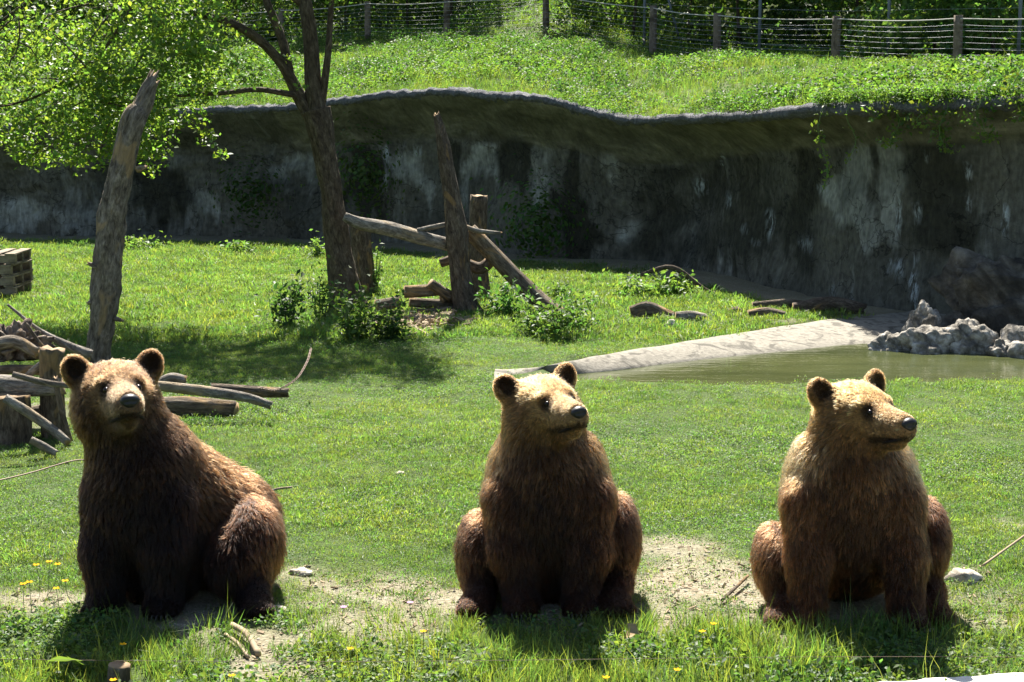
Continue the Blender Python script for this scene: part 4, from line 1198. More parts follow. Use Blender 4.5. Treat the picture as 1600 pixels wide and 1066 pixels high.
for k, a in enumerate([(1286, 158, 300, 7, 80, 'long thin vine dangling farthest down the wall'), (1330, 165, 255, 8, 24, 'sparse vine beside the longest one'), (1398, 150, 232, 16, 130, 'thick short vine dangling below the second fence post'), (1440, 150, 200, 14, 70, 'short leafy vine between the two thick ones'),
                       (1475, 140, 240, 18, 170, 'bushy vine mass drooping under the last fence post'), (1535, 130, 225, 20, 160, 'leafy vine drooping near the corner of the wall'), (1590, 110, 190, 18, 130, 'vine mass topping the wall at the frame edge'), (1365, 160, 190, 12, 50, 'very short vine just over the lip')]):
    vine(*a, 700 + k)

# ================================================================ FENCES AND FOREST
def fence():
    root = empty('wire_fence', FENCE[0], 'low wooden post and wire fence along the slope above the wall', 'fence')
    b0 = FENCE[0]
    PH = 0.98
    tops = []
    for k, p in enumerate(FENCE):
        z = float(hill_z(p[0], p[1]))
        q = np.array([p[0], p[1], z])
        hgt = PH * (1.0 + 0.06 * math.sin(k * 5.1))
        limb('post', np.array([q + [0, 0, -.1], q + [0, 0, hgt * .5], q + [0.01 * math.sin(k * 3), 0, hgt]]), [.085, .082, .078], M_POSTWOOD, root, seg=10, n=6, bump=.08, seed=k, origin=b0)
        tops.append((q, hgt))
    for w in range(9):
        P = []
        for (q, h), (q2, h2) in zip(tops[:-1], tops[1:]):
            for t in np.linspace(0, 1, 9)[:-1]:
                f = 0.10 + 0.105 * w
                p = (q + [0, -.075, h * f]) * (1 - t) + (q2 + [0, -.075, h2 * f]) * t
                p[2] -= 0.035 * 4 * t * (1 - t) * (1 + .2 * math.sin(w * 3)) * (0.5 + f)
                P.append(p)
        top = w == 8
        limb('top_rope' if top else 'wire', np.array(P), [.011 if top else .0030] * len(P), M_ROPE if top else M_WIRE, root, seg=5, bump=0, origin=b0)
fence()

def mesh_fence():
    px = [(-60, 41, 52), (1007, 36, 45), (1187, 45, 42), (1388, 52, 39), (1593, 42, 37), (1760, 42, 35)]
    root = empty('metal_fence', at(1007, 36, 45), 'tall grey metal post fence with a braced corner before the forest', 'fence')
    b0 = at(1007, 36, 45)
    q = []
    for k, (x, y, Y) in enumerate(px[1:]):
        p = at(x, y, Y)
        for _ in range(6):
            yy = float(fence_y(p[0])) + 1.6; p = at(x, y, yy)
        p[2] = float(hill_z(p[0], p[1]))
        limb('post', np.array([p + [0, 0, -.1], p + [0, 0, 2.2]]), [.034, .034], M_METALPOST, root, seg=8, bump=0, origin=b0)
        q.append(p)
    a = q[0] + [0.4, 0, 1.6]; c = at(1066, 40, q[0][1] - .1); c[2] = float(hill_z(c[0], c[1]))
    limb('brace', np.array([a, c]), [.026, .026], M_METALPOST, root, seg=8, bump=0, origin=b0)
    for w in range(6):
        limb('wire', np.array([p + [0, 0, .3 + w * .36] for p in q]), [.003] * len(q), M_WIRE, root, seg=5, bump=0, origin=b0)
mesh_fence()

def bg_tree(x, y, H, CRX, nleaf, size, label, seed, mat=None, low=0.12, name='tree', group='trees of the forest edge', trunk_r=.06):
    g = np.random.default_rng(seed)
    z = float(hill_z(x, y))
    root = empty(name, (x, y, z), label, 'tree', group)
    limb('trunk', np.array([[0, 0, -.2], [.1 * g.normal(), .1, H * .35], [.2 * g.normal(), .1, H * .8]]), [trunk_r * .7, trunk_r * .5, trunk_r * .25], M_BARK, root, seg=8, n=12, bump=.1, seed=seed)
    C = []
    for _ in range(40):
        t = g.uniform(low, 1)
        rr = CRX * (1 - .55 * t) * math.sqrt(g.uniform(.1, 1)); a = g.uniform(0, 2 * math.pi)
        c = np.array([rr * math.cos(a), rr * math.sin(a), H * t])
        m = nleaf // 40
        v = g.normal(size=(m, 3)); v /= np.linalg.norm(v, axis=1)[:, None]
        C.append(c + v * (g.uniform(0, 1, m) ** .5)[:, None] * CRX * .34)
    C = np.concatenate(C); C[:, 2] = np.maximum(C[:, 2], .1)
    tag(obj('crown', leaf_mesh('crown', C, size, mat or M_FAR, seed, aspect=.6, up=.3), root), kind='stuff')
bt = [(360, 2.0, 5, 2.0, 'dark tree behind the living tree\'s upper leaves'), (490, 2.2, 6, 1.6, 'dark tree over the start of the post fence'), (545, 3.0, 6, 1.5, 'dark tree above the first clear fence post'), (640, 4.5, 6, 1.6, 'shadowy tree over the second clear fence post'), (705, 5.0, 7, 1.6, 'tree standing back above the grassy gap'),
      (925, 3.4, 7, 1.6, 'dark tree at the far end of the grassy gap'), (985, 4.0, 7, 1.7, 'dark tree by the braced metal post'), (1070, 4.2, 7, 1.7, 'dark tree between brace and tall metal post'), (1150, 5.0, 7, 1.7, 'dark tree right behind the tall metal post'), (1240, 6.0, 7, 1.7, 'dark tree next along from the tall metal post'), (1330, 7.0, 7, 1.7, 'dark tree above the third fence post from the corner'),
      (1450, 3.2, 2.4, 1.5, 'low sunlit bushy tree behind the metal post'), (1545, 3.6, 2.6, 1.6, 'low sunlit bushy tree beside the last metal post'), (1680, 5, 6, 2.4, 'bushy tree past the end of the metal fence'), (200, 3, 6, 2.2, 'dark tree beyond the hanging leaf mass'), (50, 3, 6, 2.4, 'dark tree far behind the outer leaf mass')]
for k, (px, dY, H, rr, lab) in enumerate(bt):
    x = (px - 800) / FPX * 40
    for _ in range(6):
        Y = float(fence_y(x)) + dY; x = (px - 800) / FPX * Y
    lit = k in (11, 12)  # brighter leaf colour stands in for sunlight on these two
    bg_tree(x, Y, H, rr, 6000, .13, lab, 800 + k, mat=M_WEED if lit else None, low=.02)
# deep forest behind them: one mass nobody could count
g = np.random.default_rng(61)
n = 42000
x = g.uniform(-34, 30, n); y = fence_y(x) + g.uniform(6, 18, n) + 8 * np.exp(-((x - 0.6) / 1.5) ** 2)
z = hill_z(x, y) + 9 * g.uniform(0, 1, n) ** 1.3
tag(obj('forest', leaf_mesh('forest', np.stack([x, y, z], 1), .36, M_FAR, 62, aspect=.7, up=.2)), 'dark mass of forest filling the slope beyond the fences', kind='stuff')

# ================================================================ BEARS
def d_ell(P, c, r, Rm):
    q = (P - c) @ Rm if Rm is not None else P - c
    k0 = np.sqrt(((q / r) ** 2).sum(-1)); k1 = np.sqrt(((q / (r * r)) ** 2).sum(-1)) + 1e-9
    return k0 * (k0 - 1) / k1

def d_cone(P, a, b, ra, rb):
    ba = b - a; pa = P - a
    h = np.clip((pa @ ba) / ba.dot(ba), 0, 1)
    return np.sqrt(((pa - h[..., None] * ba) ** 2).sum(-1)) - (ra + (rb - ra) * h)

def prim_d(p, P):
    return d_ell(P, p['c'], p['r'], p.get('R')) if p['k'] == 'e' else d_cone(P, p['a'], p['b'], p['ra'], p['rb'])

def smin(a, b, k):
    h = np.clip(0.5 + 0.5 * (b - a) / k, 0, 1)
    return b * (1 - h) + a * h - k * h * (1 - h)

def sdf(prims, P):
    d = None
    for p in prims:
        if p.get('sub'): continue
        e = prim_d(p, P)
        d = e if d is None else smin(d, e, p.get('s', 0.05))
    for p in prims:
        if p.get('sub'):
            d = -smin(-d, prim_d(p, P), 0.012)
    return d

def surface_nets(D, org, h):
    ins = D < 0
    sx, sy, sz = [n - 1 for n in D.shape]
    corner = {}
    for a in (0, 1):
        for b in (0, 1):
            for c in (0, 1):
                corner[(a, b, c)] = D[a:a + sx, b:b + sy, c:c + sz]
    neg = sum((v < 0).astype(np.int8) for v in corner.values())
    mask = (neg > 0) & (neg < 8)
    ii = np.argwhere(mask)
    cv = {k: v[mask] for k, v in corner.items()}
    acc = np.zeros((len(ii), 3)); cnt = np.zeros(len(ii))
    keys = list(cv)
    for u in range(8):
        for w in range(u + 1, 8):
            ka, kb = np.array(keys[u]), np.array(keys[w])
            if np.abs(ka - kb).sum() != 1: continue
            da, db = cv[keys[u]], cv[keys[w]]
            m = (da < 0) != (db < 0)
            t = np.where(m, da / (da - db + 1e-12), 0)
            acc += (ka + (kb - ka) * t[:, None]) * m[:, None]; cnt += m
    V = org + h * (ii + acc / cnt[:, None])
    idx = np.full(mask.shape, -1, np.int64); idx[mask] = np.arange(len(ii))
    F = []
    for ax in range(3):
        sl0 = [slice(None)] * 3; sl1 = [slice(None)] * 3
        sl0[ax] = slice(0, -1); sl1[ax] = slice(1, None)
        ch = ins[tuple(sl0)] != ins[tuple(sl1)]
        e = np.argwhere(ch)
        b, c = (ax + 1) % 3, (ax + 2) % 3
        ok = (e[:, b] > 0) & (e[:, c] > 0) & (e[:, b] < mask.shape[b]) & (e[:, c] < mask.shape[c]) & (e[:, ax] < mask.shape[ax])
        e = e[ok]
        q = []
        for db, dc in ((-1, -1), (0, -1), (0, 0), (-1, 0)):
            t = e.copy(); t[:, b] += db; t[:, c] += dc
            q.append(idx[t[:, 0], t[:, 1], t[:, 2]])
        q = np.stack(q, 1)
        s = ins[e[:, 0], e[:, 1], e[:, 2]]
        q[~s] = q[~s][:, ::-1]
        F.append(q)
    F = np.concatenate(F)
    return V, F[(F >= 0).all(1)]

def fur_mat(name):
    b = MatB(name)
    at_ = b.attr('fc').outputs['Color']
    hi = b.n('ShaderNodeHairInfo')
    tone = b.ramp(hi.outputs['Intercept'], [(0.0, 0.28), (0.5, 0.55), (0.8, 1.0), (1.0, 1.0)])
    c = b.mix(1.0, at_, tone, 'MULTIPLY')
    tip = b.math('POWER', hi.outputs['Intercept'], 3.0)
    c = b.mix(tip, c, b.mix(1.0, c, (1.9, 1.55, 1.25), 'MULTIPLY'))  # natural pale tips, warmed and brightened to imitate rim light
    c = b.mix(1.0, c, b.ramp(hi.outputs['Random'], [(0.0, 0.75), (1.0, 1.25)]), 'MULTIPLY')
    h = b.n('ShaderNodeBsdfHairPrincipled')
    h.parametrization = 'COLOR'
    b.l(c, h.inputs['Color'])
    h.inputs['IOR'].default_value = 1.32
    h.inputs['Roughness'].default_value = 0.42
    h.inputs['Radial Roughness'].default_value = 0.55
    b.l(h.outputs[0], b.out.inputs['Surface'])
    return b.m
M_FUR = fur_mat('bear_fur')
def hide_mat():
    b = MatB('bear_hide')
    c = b.mix(1.0, b.attr('fc').outputs['Color'], (0.45, 0.42, 0.4), 'MULTIPLY')
    b.col(c).rough(0.95, 0.05)
    return b.m
M_HIDE = hide_mat()

UPV = np.array([0, 0, 1.0])
def E(c, r, col, ln, flow=(0, 0, -1), s=0.07, R_=None, **kw):
    return dict(k='e', c=np.array(c, float), r=np.array(r, float), col=np.array(col, float), ln=ln, flow=np.array(flow, float), s=s, R=R_, **kw)
def Cn(a, b, ra, rb, col, ln, flow=(0, 0, -1), s=0.06, **kw):
    return dict(k='c', a=np.array(a, float), b=np.array(b, float), ra=ra, rb=rb, col=np.array(col, float), ln=ln, flow=np.array(flow, float), s=s, **kw)

def make_bear(idx, label, body, head, colr, nstr=62000, seed=0, extra_claws=(), clump=.55):
    ox, oy = G(*BEAR_PX[idx])[:2]
    root = empty('bear', (ox, oy, 0.0), label, 'bear', 'three brown bears sitting in a row')
    C = np.array(head['c'], float)
    ya, pi_, ro = R(head['yaw']), R(head['pitch']), R(head['roll'])
    Fv = np.array([math.sin(ya) * math.cos(pi_), -math.cos(ya) * math.cos(pi_), math.sin(pi_)])
    Sv = np.array([math.cos(ya), math.sin(ya), 0.0])
    Uv = np.cross(Fv, Sv)
    Sv, Uv = Sv * math.cos(ro) + Uv * math.sin(ro), Uv * math.cos(ro) - Sv * math.sin(ro)
    B = np.stack([Sv, Fv, Uv], 1)
    k = head.get('scale', 1.0)
    H = lambda s, f, u: C + (B @ np.array([s, f, u])) * k
    hd, mz, ear = colr['head'], colr['muzzle'], colr['ear']
    bk = -Fv * .9 + np.array([0, 0, -.35])
    def HE(c, r, col, ln, flow=None, s=0.04, **kw): return E(H(*c), np.array(r) * k, col, ln, bk if flow is None else flow, s, kw.pop('R_', B), **kw)
    def HC(a, b, ra, rb, col, ln, flow=None, s=0.03, **kw): return Cn(H(*a), H(*b), ra * k, rb * k, col, ln, bk if flow is None else flow, s, **kw)
    cranium_flow = -Fv * .6 + Uv * .2
    hp = [HE((0, -.03, .012), (.134, .15, .120), hd, .034, cranium_flow),
          HE((0, .065, .02), (.092, .085, .078), hd, .020, cranium_flow, .05),
          HE((-.082, -.03, -.045), (.072, .10, .092), colr['cheek'], .042, -Fv * .5 - Sv * .5 - UPV * .7, .05),
          HE((.082, -.03, -.045), (.072, .10, .092), colr['cheek'], .042, -Fv * .5 + Sv * .5 - UPV * .7, .05),
          HC((0, .08, -.02), (0, .272, -.050), .082, .052, mz, .009, -Fv, .05),
          HC((0, .09, .012), (0, .284, -.028), .050, .030, mz, .007, -Fv, .035),
          HC((0, .05, -.088), (0, .242, -.102), .060, .028, colr['chin'], .012, -Fv - UPV * .3, .022),
          HE((-.052, .108, .050), (.032, .03, .018), hd, .012, cranium_flow, .025), HE((.052, .108, .050), (.032, .03, .018), hd, .012, cranium_flow, .03)]
    for sg in (-1, 1):
        # ear: a disc tilted outwards, hollow to the front
        t = sg * 0.45
        S2 = np.array([math.cos(t), 0, -math.sin(t)]); U2 = np.array([math.sin(t), 0, math.cos(t)])
        yw = sg * 0.35
        S3 = np.array([S2[0], S2[0] * 0 + math.sin(-yw) * 0.6, S2[2]]); S3 /= np.linalg.norm(S3)
        F3 = np.cross(U2, S3)
        Re = np.stack([B @ S3, B @ F3, B @ U2], 1)
        hp.append(HE((sg * .130, -.04, .106), (.052, .034, .068), ear, .015, B @ np.array([sg * .5, -.2, .8]), .045, R_=Re))
        hp.append(HE((sg * .137, -.010, .120), (.032, .022, .042), ear, .01, s=.01, R_=Re, sub=True))
    nb = head['neck']
    hp.append(Cn(H(0, -.05, -.03), np.array(nb[0]), .125 * k, nb[1], colr['neck'], .055, np.array([0, 0, -1.]) - Fv * .2, .08))
    prims = body + hp
    lo = np.array([1e9] * 3); hi = -lo
    for p in prims:
        if p.get('sub'): continue
        if p['k'] == 'e':
            rr = p['r'].max(); lo = np.minimum(lo, p['c'] - rr); hi = np.maximum(hi, p['c'] + rr)
        else:
            for q, r_ in ((p['a'], p['ra']), (p['b'], p['rb'])): lo = np.minimum(lo, q - r_); hi = np.maximum(hi, q + r_)
    lo -= .04; hi += .04; lo[2] = max(lo[2], -0.03)
    h = 0.0125
    ax = [np.arange(lo[i], hi[i] + h, h) for i in range(3)]
    Gd = np.stack(np.meshgrid(*ax, indexing='ij'), -1).astype(np.float32)
    D = sdf(prims, Gd)
    D = -smin(-D, Gd[..., 2] * 0 + (-0.012 - Gd[..., 2]) * -1 * 1.0, 0.01) if False else np.maximum(D, -0.015 - Gd[..., 2])
    V, F = surface_nets(D, lo, h)
    # attributes blended from the shapes the surface belongs to
    sk = [p for p in prims if not p.get('sub')]
    W = np.stack([np.exp(-np.clip(prim_d(p, V), -.02, 1) / 0.022) for p in sk], 1) + 1e-9
    W /= W.sum(1)[:, None]
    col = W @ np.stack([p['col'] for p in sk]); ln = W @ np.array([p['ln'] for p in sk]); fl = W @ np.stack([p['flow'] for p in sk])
    # dark rims round the eyes, painted wider to imitate socket shade; eyes placed on the surface
    def onto(s, u, f0=.3, sv=None):
        p = H(s, f0, u); d = -Fv
        for _ in range(60):
            e = float(sdf(prims, p[None])[0]); p = p + d * max(e, -.01) * .7
            if abs(e) < 5e-4: break
        return p
    eyes = [onto(-.056, .020), onto(.056, .020)]
    for e in eyes:
        q = np.linalg.norm(V - e, axis=1)
        w = (1 - sstep(.018 * k, .052 * k, q))[:, None]
        col = col * (1 - w * .85) + np.array([.012, .008, .006]) * w * .85
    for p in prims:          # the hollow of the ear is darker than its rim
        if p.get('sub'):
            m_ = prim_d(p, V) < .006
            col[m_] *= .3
    nose_c = H(0, .314, -.034)
    # mouth: darken a band between muzzle and jaw
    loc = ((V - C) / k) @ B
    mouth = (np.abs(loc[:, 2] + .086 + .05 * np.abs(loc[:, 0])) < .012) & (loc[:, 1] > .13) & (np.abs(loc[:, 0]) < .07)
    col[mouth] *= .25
    if colr.get('fn'): col = colr['fn'](V, col)
    g = np.random.default_rng(seed)
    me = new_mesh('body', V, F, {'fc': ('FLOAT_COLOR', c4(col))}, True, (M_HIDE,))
    obj('body', me, root)
    nrm = np.empty(len(V) * 3, np.float32); me.vertices.foreach_get('normal', nrm); nrm = nrm.reshape(-1, 3)
    # ---- fur strands
    T = np.concatenate([F[:, [0, 1, 2]], F[:, [0, 2, 3]]])
    A = np.linalg.norm(np.cross(V[T[:, 1]] - V[T[:, 0]], V[T[:, 2]] - V[T[:, 0]]), axis=1)
    tl = ln[T].mean(1); tn = nrm[T].mean(1)
    dens = A * np.clip(.05 / (tl + .012), .7, 2.4) * np.where(tn[:, 1] > .45, .45, 1.0) * np.where(V[T[:, 0], 2] < 0.02, .15, 1.0)
    pick = g.choice(len(T), nstr, p=dens / dens.sum())
    u, v = g.uniform(0, 1, nstr), g.uniform(0, 1, nstr); f_ = u + v > 1; u[f_], v[f_] = 1 - u[f_], 1 - v[f_]
    w3 = np.stack([1 - u - v, u, v], 1)[..., None]
    mixv = lambda X: (X[T[pick]] * (w3 if X.ndim > 1 else w3[..., 0])).sum(1)
    P0, N0, Cc, Lc, Fl = mixv(V), mixv(nrm), mixv(col), mixv(ln), mixv(fl)
    N0 /= np.linalg.norm(N0, axis=1)[:, None] + 1e-9
    keep = np.ones(nstr, bool)
    for e in eyes: keep &= np.linalg.norm(P0 - e, axis=1) > .014 * k
    keep &= np.linalg.norm(P0 - nose_c, axis=1) > .030 * k
    keep &= P0[:, 2] > -.012
    P0, N0, Cc, Lc, Fl = P0[keep], N0[keep], Cc[keep], Lc[keep], Fl[keep]
    n = len(P0)
    Fl = Fl + g.normal(0, .22, (n, 3))
    # slow swirls so the coat does not comb perfectly
    sw = np.stack([np.sin(P0[:, 1] * 17 + P0[:, 2] * 11 + i * 2) + np.sin(P0[:, 0] * 23 + P0[:, 2] * 19 + i) for i in range(3)], 1) * .14
    Fl = Fl + sw
    Fl = Fl - N0 * (Fl * N0).sum(1)[:, None]
    Fl /= np.linalg.norm(Fl, axis=1)[:, None] + 1e-9
    Lc = np.where(Lc > .03, .03 + (Lc - .03) * .42, Lc)
    Lc = Lc * g.uniform(.65, 1.3, n)
    guard = (g.uniform(0, 1, n) < .05) & (Lc > .03)
    Lc = np.where(guard, Lc * 1.5, Lc)
    K = 5
    t = np.linspace(0, 1, K)[None, :, None]
    L3 = Lc[:, None, None]
    lift = (g.uniform(.28, .62, n) + .2 * guard)[:, None, None]
    Q = P0[:, None] + L3 * (N0[:, None] * lift * t * (1 - .35 * t) + Fl[:, None] * (.62 * t + .25 * t * t)) + np.array([0, 0, -1.]) * L3 * .12 * t * t
    # clumping
    nc = max(50, n // 13)
    ci = g.choice(n, nc, replace=False)
    kd = KDTree(nc)
    for i, q in enumerate(ci): kd.insert(P0[q], i)
    kd.balance()
    own = np.array([ci[kd.find(p)[1]] for p in P0])
    cw = (t ** 1.4) * np.clip(clump * sstep(.015, .04, Lc), .10, clump)[:, None, None] * g.uniform(.4, 1.2, n)[:, None, None]
    far_ = np.linalg.norm(P0 - P0[own], axis=1) < .05
    Q = Q + np.where(far_[:, None, None], cw, 0) * (Q[own] - Q)
    Q = Q + g.normal(0, .0016, (n, K, 3)) * t
    Q[..., 2] = np.maximum(Q[..., 2], -.01)
    rad = (0.00100 * np.clip(Lc / .05, .55, 1.15))[:, None] * np.linspace(1, .3, K)[None] * np.ones((n, 1))
    hc = bpy.data.hair_curves.new('fur')
    hc.add_curves([K] * n)
    hc.position_data.foreach_set('vector', Q.astype(np.float32).ravel())
    a = hc.attributes.get('radius') or hc.attributes.new('radius', 'FLOAT', 'POINT')
    a.data.foreach_set('value', rad.astype(np.float32).ravel())
    a = hc.attributes.new('fc', 'FLOAT_COLOR', 'CURVE')
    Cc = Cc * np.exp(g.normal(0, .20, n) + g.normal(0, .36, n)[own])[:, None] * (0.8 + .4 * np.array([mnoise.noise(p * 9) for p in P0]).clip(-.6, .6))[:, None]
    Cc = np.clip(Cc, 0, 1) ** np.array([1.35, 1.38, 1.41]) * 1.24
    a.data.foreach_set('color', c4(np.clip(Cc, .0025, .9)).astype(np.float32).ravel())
    hc.materials.append(M_FUR)
    obj('fur', hc, root)
    # ---- nose, eyes, lips, claws
    import bmesh
    bm = bmesh.new(); bmesh.ops.create_uvsphere(bm, u_segments=24, v_segments=16, radius=1)
    for vv in bm.verts:
        s_, f__, u_ = vv.co.x, vv.co.y, vv.co.z
        wid = 1 - .28 * max(0, -u_) - .0
        for sg in (-1, 1):   # nostrils pressed in
            r2 = ((s_ - sg * .42) / .26) ** 2 + ((u_ + .12) / .3) ** 2
            if f__ > .2: f__ -= .42 * math.exp(-r2 * 1.6)
        if f__ > .2: f__ -= .12 * math.exp(-(s_ / .09) ** 2) * (1 if u_ < .3 else 0)
        q = H(0, .314, -.034) + (B @ np.array([s_ * .034 * wid, f__ * .026, u_ * .026])) * k
        vv.co = Vector(q)
    me = bpy.data.meshes.new('nose'); bm.to_mesh(me); bm.free(); me.materials.append(M_NOSE)
    me.polygons.foreach_set('use_smooth', np.ones(len(me.polygons), dtype=bool)); obj('nose', me, root)
    for e in eyes:
        bm = bmesh.new(); bmesh.ops.create_uvsphere(bm, u_segments=14, v_segments=10, radius=.0115 * k)
        bm.transform(Matrix.Translation(Vector(e - Fv * .003)))
        me = bpy.data.meshes.new('eye'); bm.to_mesh(me); bm.free(); me.materials.append(M_EYE)
        me.polygons.foreach_set('use_smooth', np.ones(len(me.polygons), dtype=bool)); obj('eye', me, root)
    lp_ = []
    for s_, f__, u_ in [(-.056, .215, -.098), (-.052, .238, -.095), (-.042, .268, -.091), (-.018, .298, -.084), (0, .304, -.078), (.018, .298, -.084), (.042, .268, -.091), (.052, .238, -.095), (.056, .215, -.098)]:
        lp_.append(H(s_, f__, u_))
    limb('lips', np.array(lp_), np.array([.003, .005, .006, .007, .007, .007, .006, .005, .003]) * k, M_LIP, root, seg=8, n=24, bump=0)
    for cx, cy, cz, dx in extra_claws:
        for j in range(5):
            a_ = (j - 2) * .021
            p0 = np.array([cx + a_, cy + abs(j - 2) * .006, cz])
            limb('claw', np.array([p0, p0 + [dx * .01, -.022, .004], p0 + [dx * .015, -.04, -.018]]), [.006, .005, .0015], M_CLAW, root, seg=6, n=5, bump=0)
    return root

def feet(body, x, y, col, ln=.022, w=.072, l=.11, yaw=0.0):
    d = np.array([math.sin(yaw), -math.cos(yaw), 0]); s = np.array([math.cos(yaw), math.sin(yaw), 0])
    c = np.array([x, y, .045])
    body.append(E(c, (w, l, .05), col, ln, d, .04, np.stack([s, -d, UPV], 1)))
    for j in range(5):
        q = c + s * (j - 2) * w * .42 + d * (l * .72 - abs(j - 2) * .009) + np.array([0, 0, -.01])
        body.append(E(q, (.02, .03, .026), col, ln * .8, d, .012))

# palettes (linear): coat tones; cheeks and muzzle also carry painted face shading
def pal(head, cheek, muzzle, chin, ear, neck): return dict(head=head, cheek=cheek, muzzle=muzzle, chin=chin, ear=ear, neck=neck)

# ---- bear one: dark, turned three quarters, rump away to the side
dk, dk2, gold, red = (.040, .023, .014), (.030, .017, .011), (.24, .145, .072), (.115, .064, .037)  # real dark coat, with shade painted into the front and sun into the back
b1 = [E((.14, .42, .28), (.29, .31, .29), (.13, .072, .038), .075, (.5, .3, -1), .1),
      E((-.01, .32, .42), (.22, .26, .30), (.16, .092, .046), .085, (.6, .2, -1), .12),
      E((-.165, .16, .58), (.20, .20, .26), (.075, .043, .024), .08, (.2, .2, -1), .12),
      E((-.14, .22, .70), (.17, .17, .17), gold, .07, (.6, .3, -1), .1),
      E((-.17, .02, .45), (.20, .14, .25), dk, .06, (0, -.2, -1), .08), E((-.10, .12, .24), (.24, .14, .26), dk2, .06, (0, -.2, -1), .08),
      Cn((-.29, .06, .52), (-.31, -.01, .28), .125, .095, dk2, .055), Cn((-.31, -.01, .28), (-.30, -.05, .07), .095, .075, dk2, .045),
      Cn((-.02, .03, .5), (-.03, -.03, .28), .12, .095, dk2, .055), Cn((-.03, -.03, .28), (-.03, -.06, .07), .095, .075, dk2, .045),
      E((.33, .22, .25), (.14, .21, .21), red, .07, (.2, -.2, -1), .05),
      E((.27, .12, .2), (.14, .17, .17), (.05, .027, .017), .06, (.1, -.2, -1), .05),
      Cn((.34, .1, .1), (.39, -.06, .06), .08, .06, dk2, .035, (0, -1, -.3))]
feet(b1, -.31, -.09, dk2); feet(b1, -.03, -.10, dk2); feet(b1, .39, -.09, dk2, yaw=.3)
h1 = dict(c=(-.245, .06, .985), yaw=22, pitch=13, roll=1, scale=1.25, neck=((-.17, .13, .67), .235))
c1 = pal((.185, .112, .058), (.085, .05, .028), (.24, .165, .105), (.06, .04, .028), (.19, .115, .06), (.06, .035, .02))
make_bear(0, 'darkest brown bear sitting at an angle in front of the dead trunk, facing the viewer', b1, h1, c1, 130000, 1, [(-.31, -.20, .03, 0), (-.03, -.21, .03, 0)], .68)

# ---- bear two: central, square on, head turned aside
g2, m2, d2 = (.33, .205, .095), (.15, .082, .04), (.065, .033, .019)  # honey coat; flanks lightened as painted rim light, chest darkened as shade
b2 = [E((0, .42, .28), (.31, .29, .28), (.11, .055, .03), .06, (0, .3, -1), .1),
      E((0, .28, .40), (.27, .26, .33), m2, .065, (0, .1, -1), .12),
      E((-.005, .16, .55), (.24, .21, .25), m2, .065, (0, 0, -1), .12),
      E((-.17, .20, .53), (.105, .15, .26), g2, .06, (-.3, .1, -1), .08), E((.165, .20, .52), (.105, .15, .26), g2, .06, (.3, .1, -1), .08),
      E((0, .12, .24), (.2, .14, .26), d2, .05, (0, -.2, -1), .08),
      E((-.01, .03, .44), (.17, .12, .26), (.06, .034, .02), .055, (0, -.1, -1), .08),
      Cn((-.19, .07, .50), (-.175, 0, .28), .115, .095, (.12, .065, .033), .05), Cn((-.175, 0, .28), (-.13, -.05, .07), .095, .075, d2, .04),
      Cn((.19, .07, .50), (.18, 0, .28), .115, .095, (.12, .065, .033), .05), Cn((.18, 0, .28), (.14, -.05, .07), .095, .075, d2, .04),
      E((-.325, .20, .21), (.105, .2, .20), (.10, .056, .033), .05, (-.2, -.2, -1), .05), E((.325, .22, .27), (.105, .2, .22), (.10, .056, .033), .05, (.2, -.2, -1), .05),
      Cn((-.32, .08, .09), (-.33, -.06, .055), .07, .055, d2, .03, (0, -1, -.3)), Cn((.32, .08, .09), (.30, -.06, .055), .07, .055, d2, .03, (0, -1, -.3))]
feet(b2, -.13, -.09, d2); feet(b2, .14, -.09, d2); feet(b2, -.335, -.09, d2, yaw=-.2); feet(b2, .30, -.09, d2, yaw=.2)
h2 = dict(c=(-.02, .12, .918), yaw=23, pitch=13, roll=6, scale=1.14, neck=((-.015, .16, .66), .205))
c2 = pal((.42, .265, .125), (.20, .12, .055), (.40, .27, .145), (.22, .14, .075), (.26, .16, .085), (.17, .098, .045))
make_bear(1, 'central honey brown bear sitting square on with its head turned aside, no stone beside it', b2, h2, c2, 130000, 2, [(-.13, -.20, .03, 0), (.14, -.20, .03, 0)], .45)

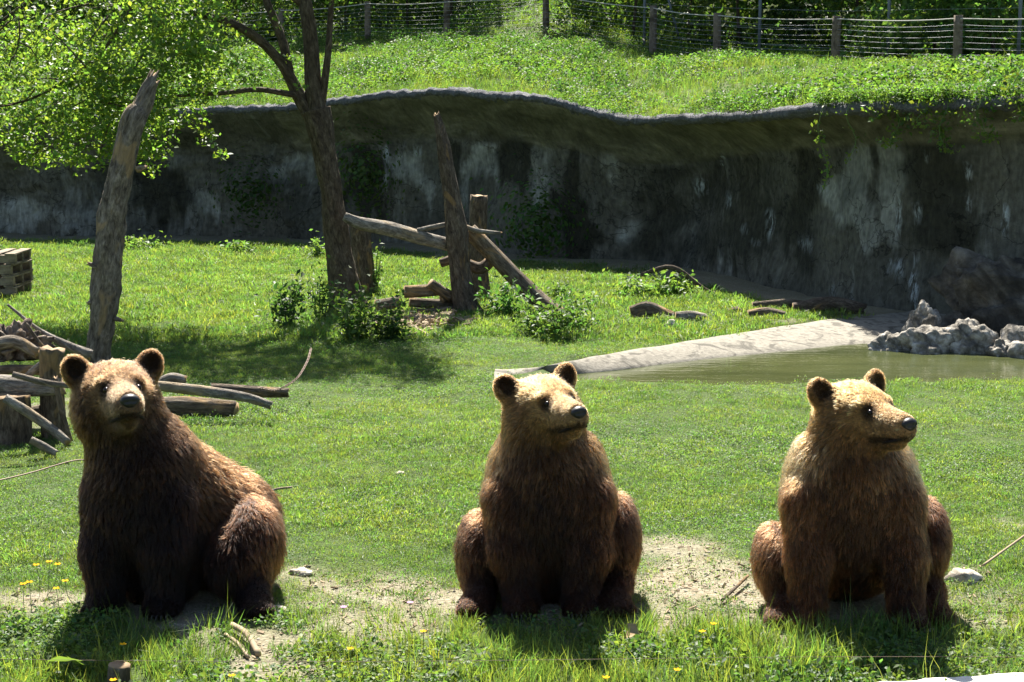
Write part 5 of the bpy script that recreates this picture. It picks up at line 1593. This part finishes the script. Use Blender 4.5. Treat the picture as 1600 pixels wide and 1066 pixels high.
# ---- bear three: by the pond, forelegs straight and apart, head in near profile
g3, m3, d3 = (.48, .33, .17), (.18, .098, .046), (.085, .042, .022)  # blond flanks are pigment, lightened further as rim light; chest darkened as shade
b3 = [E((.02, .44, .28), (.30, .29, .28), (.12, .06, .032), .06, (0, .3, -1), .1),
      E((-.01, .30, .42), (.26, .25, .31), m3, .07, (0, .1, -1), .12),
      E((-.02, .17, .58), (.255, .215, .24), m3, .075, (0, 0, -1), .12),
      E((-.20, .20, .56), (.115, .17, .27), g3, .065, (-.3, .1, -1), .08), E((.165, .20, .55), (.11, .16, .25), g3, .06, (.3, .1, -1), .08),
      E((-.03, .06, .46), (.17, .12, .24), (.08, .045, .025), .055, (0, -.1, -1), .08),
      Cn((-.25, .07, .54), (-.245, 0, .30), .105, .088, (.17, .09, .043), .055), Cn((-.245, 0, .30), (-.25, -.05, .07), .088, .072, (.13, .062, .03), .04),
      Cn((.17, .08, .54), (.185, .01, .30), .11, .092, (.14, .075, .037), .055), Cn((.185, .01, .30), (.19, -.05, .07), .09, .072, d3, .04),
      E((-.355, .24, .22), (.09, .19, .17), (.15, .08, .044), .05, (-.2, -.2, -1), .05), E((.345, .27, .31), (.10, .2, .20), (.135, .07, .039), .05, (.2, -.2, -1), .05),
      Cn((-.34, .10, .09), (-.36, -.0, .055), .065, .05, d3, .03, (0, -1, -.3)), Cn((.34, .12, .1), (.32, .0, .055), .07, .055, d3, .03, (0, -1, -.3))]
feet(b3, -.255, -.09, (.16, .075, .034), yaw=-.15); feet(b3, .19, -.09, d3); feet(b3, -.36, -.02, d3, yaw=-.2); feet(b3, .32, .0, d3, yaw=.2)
h3 = dict(c=(-.015, .14, .92), yaw=25, pitch=10, roll=3, scale=1.14, neck=((-.03, .17, .69), .195))
c3 = pal((.40, .25, .11), (.21, .125, .055), (.37, .24, .125), (.20, .125, .065), (.28, .17, .085), (.22, .13, .06))
make_bear(2, 'golden shouldered bear sitting nearest the pond with its muzzle in profile', b3, h3, c3, 130000, 3, [(-.27, -.20, .03, 0), (.19, -.20, .03, 0)], .48)
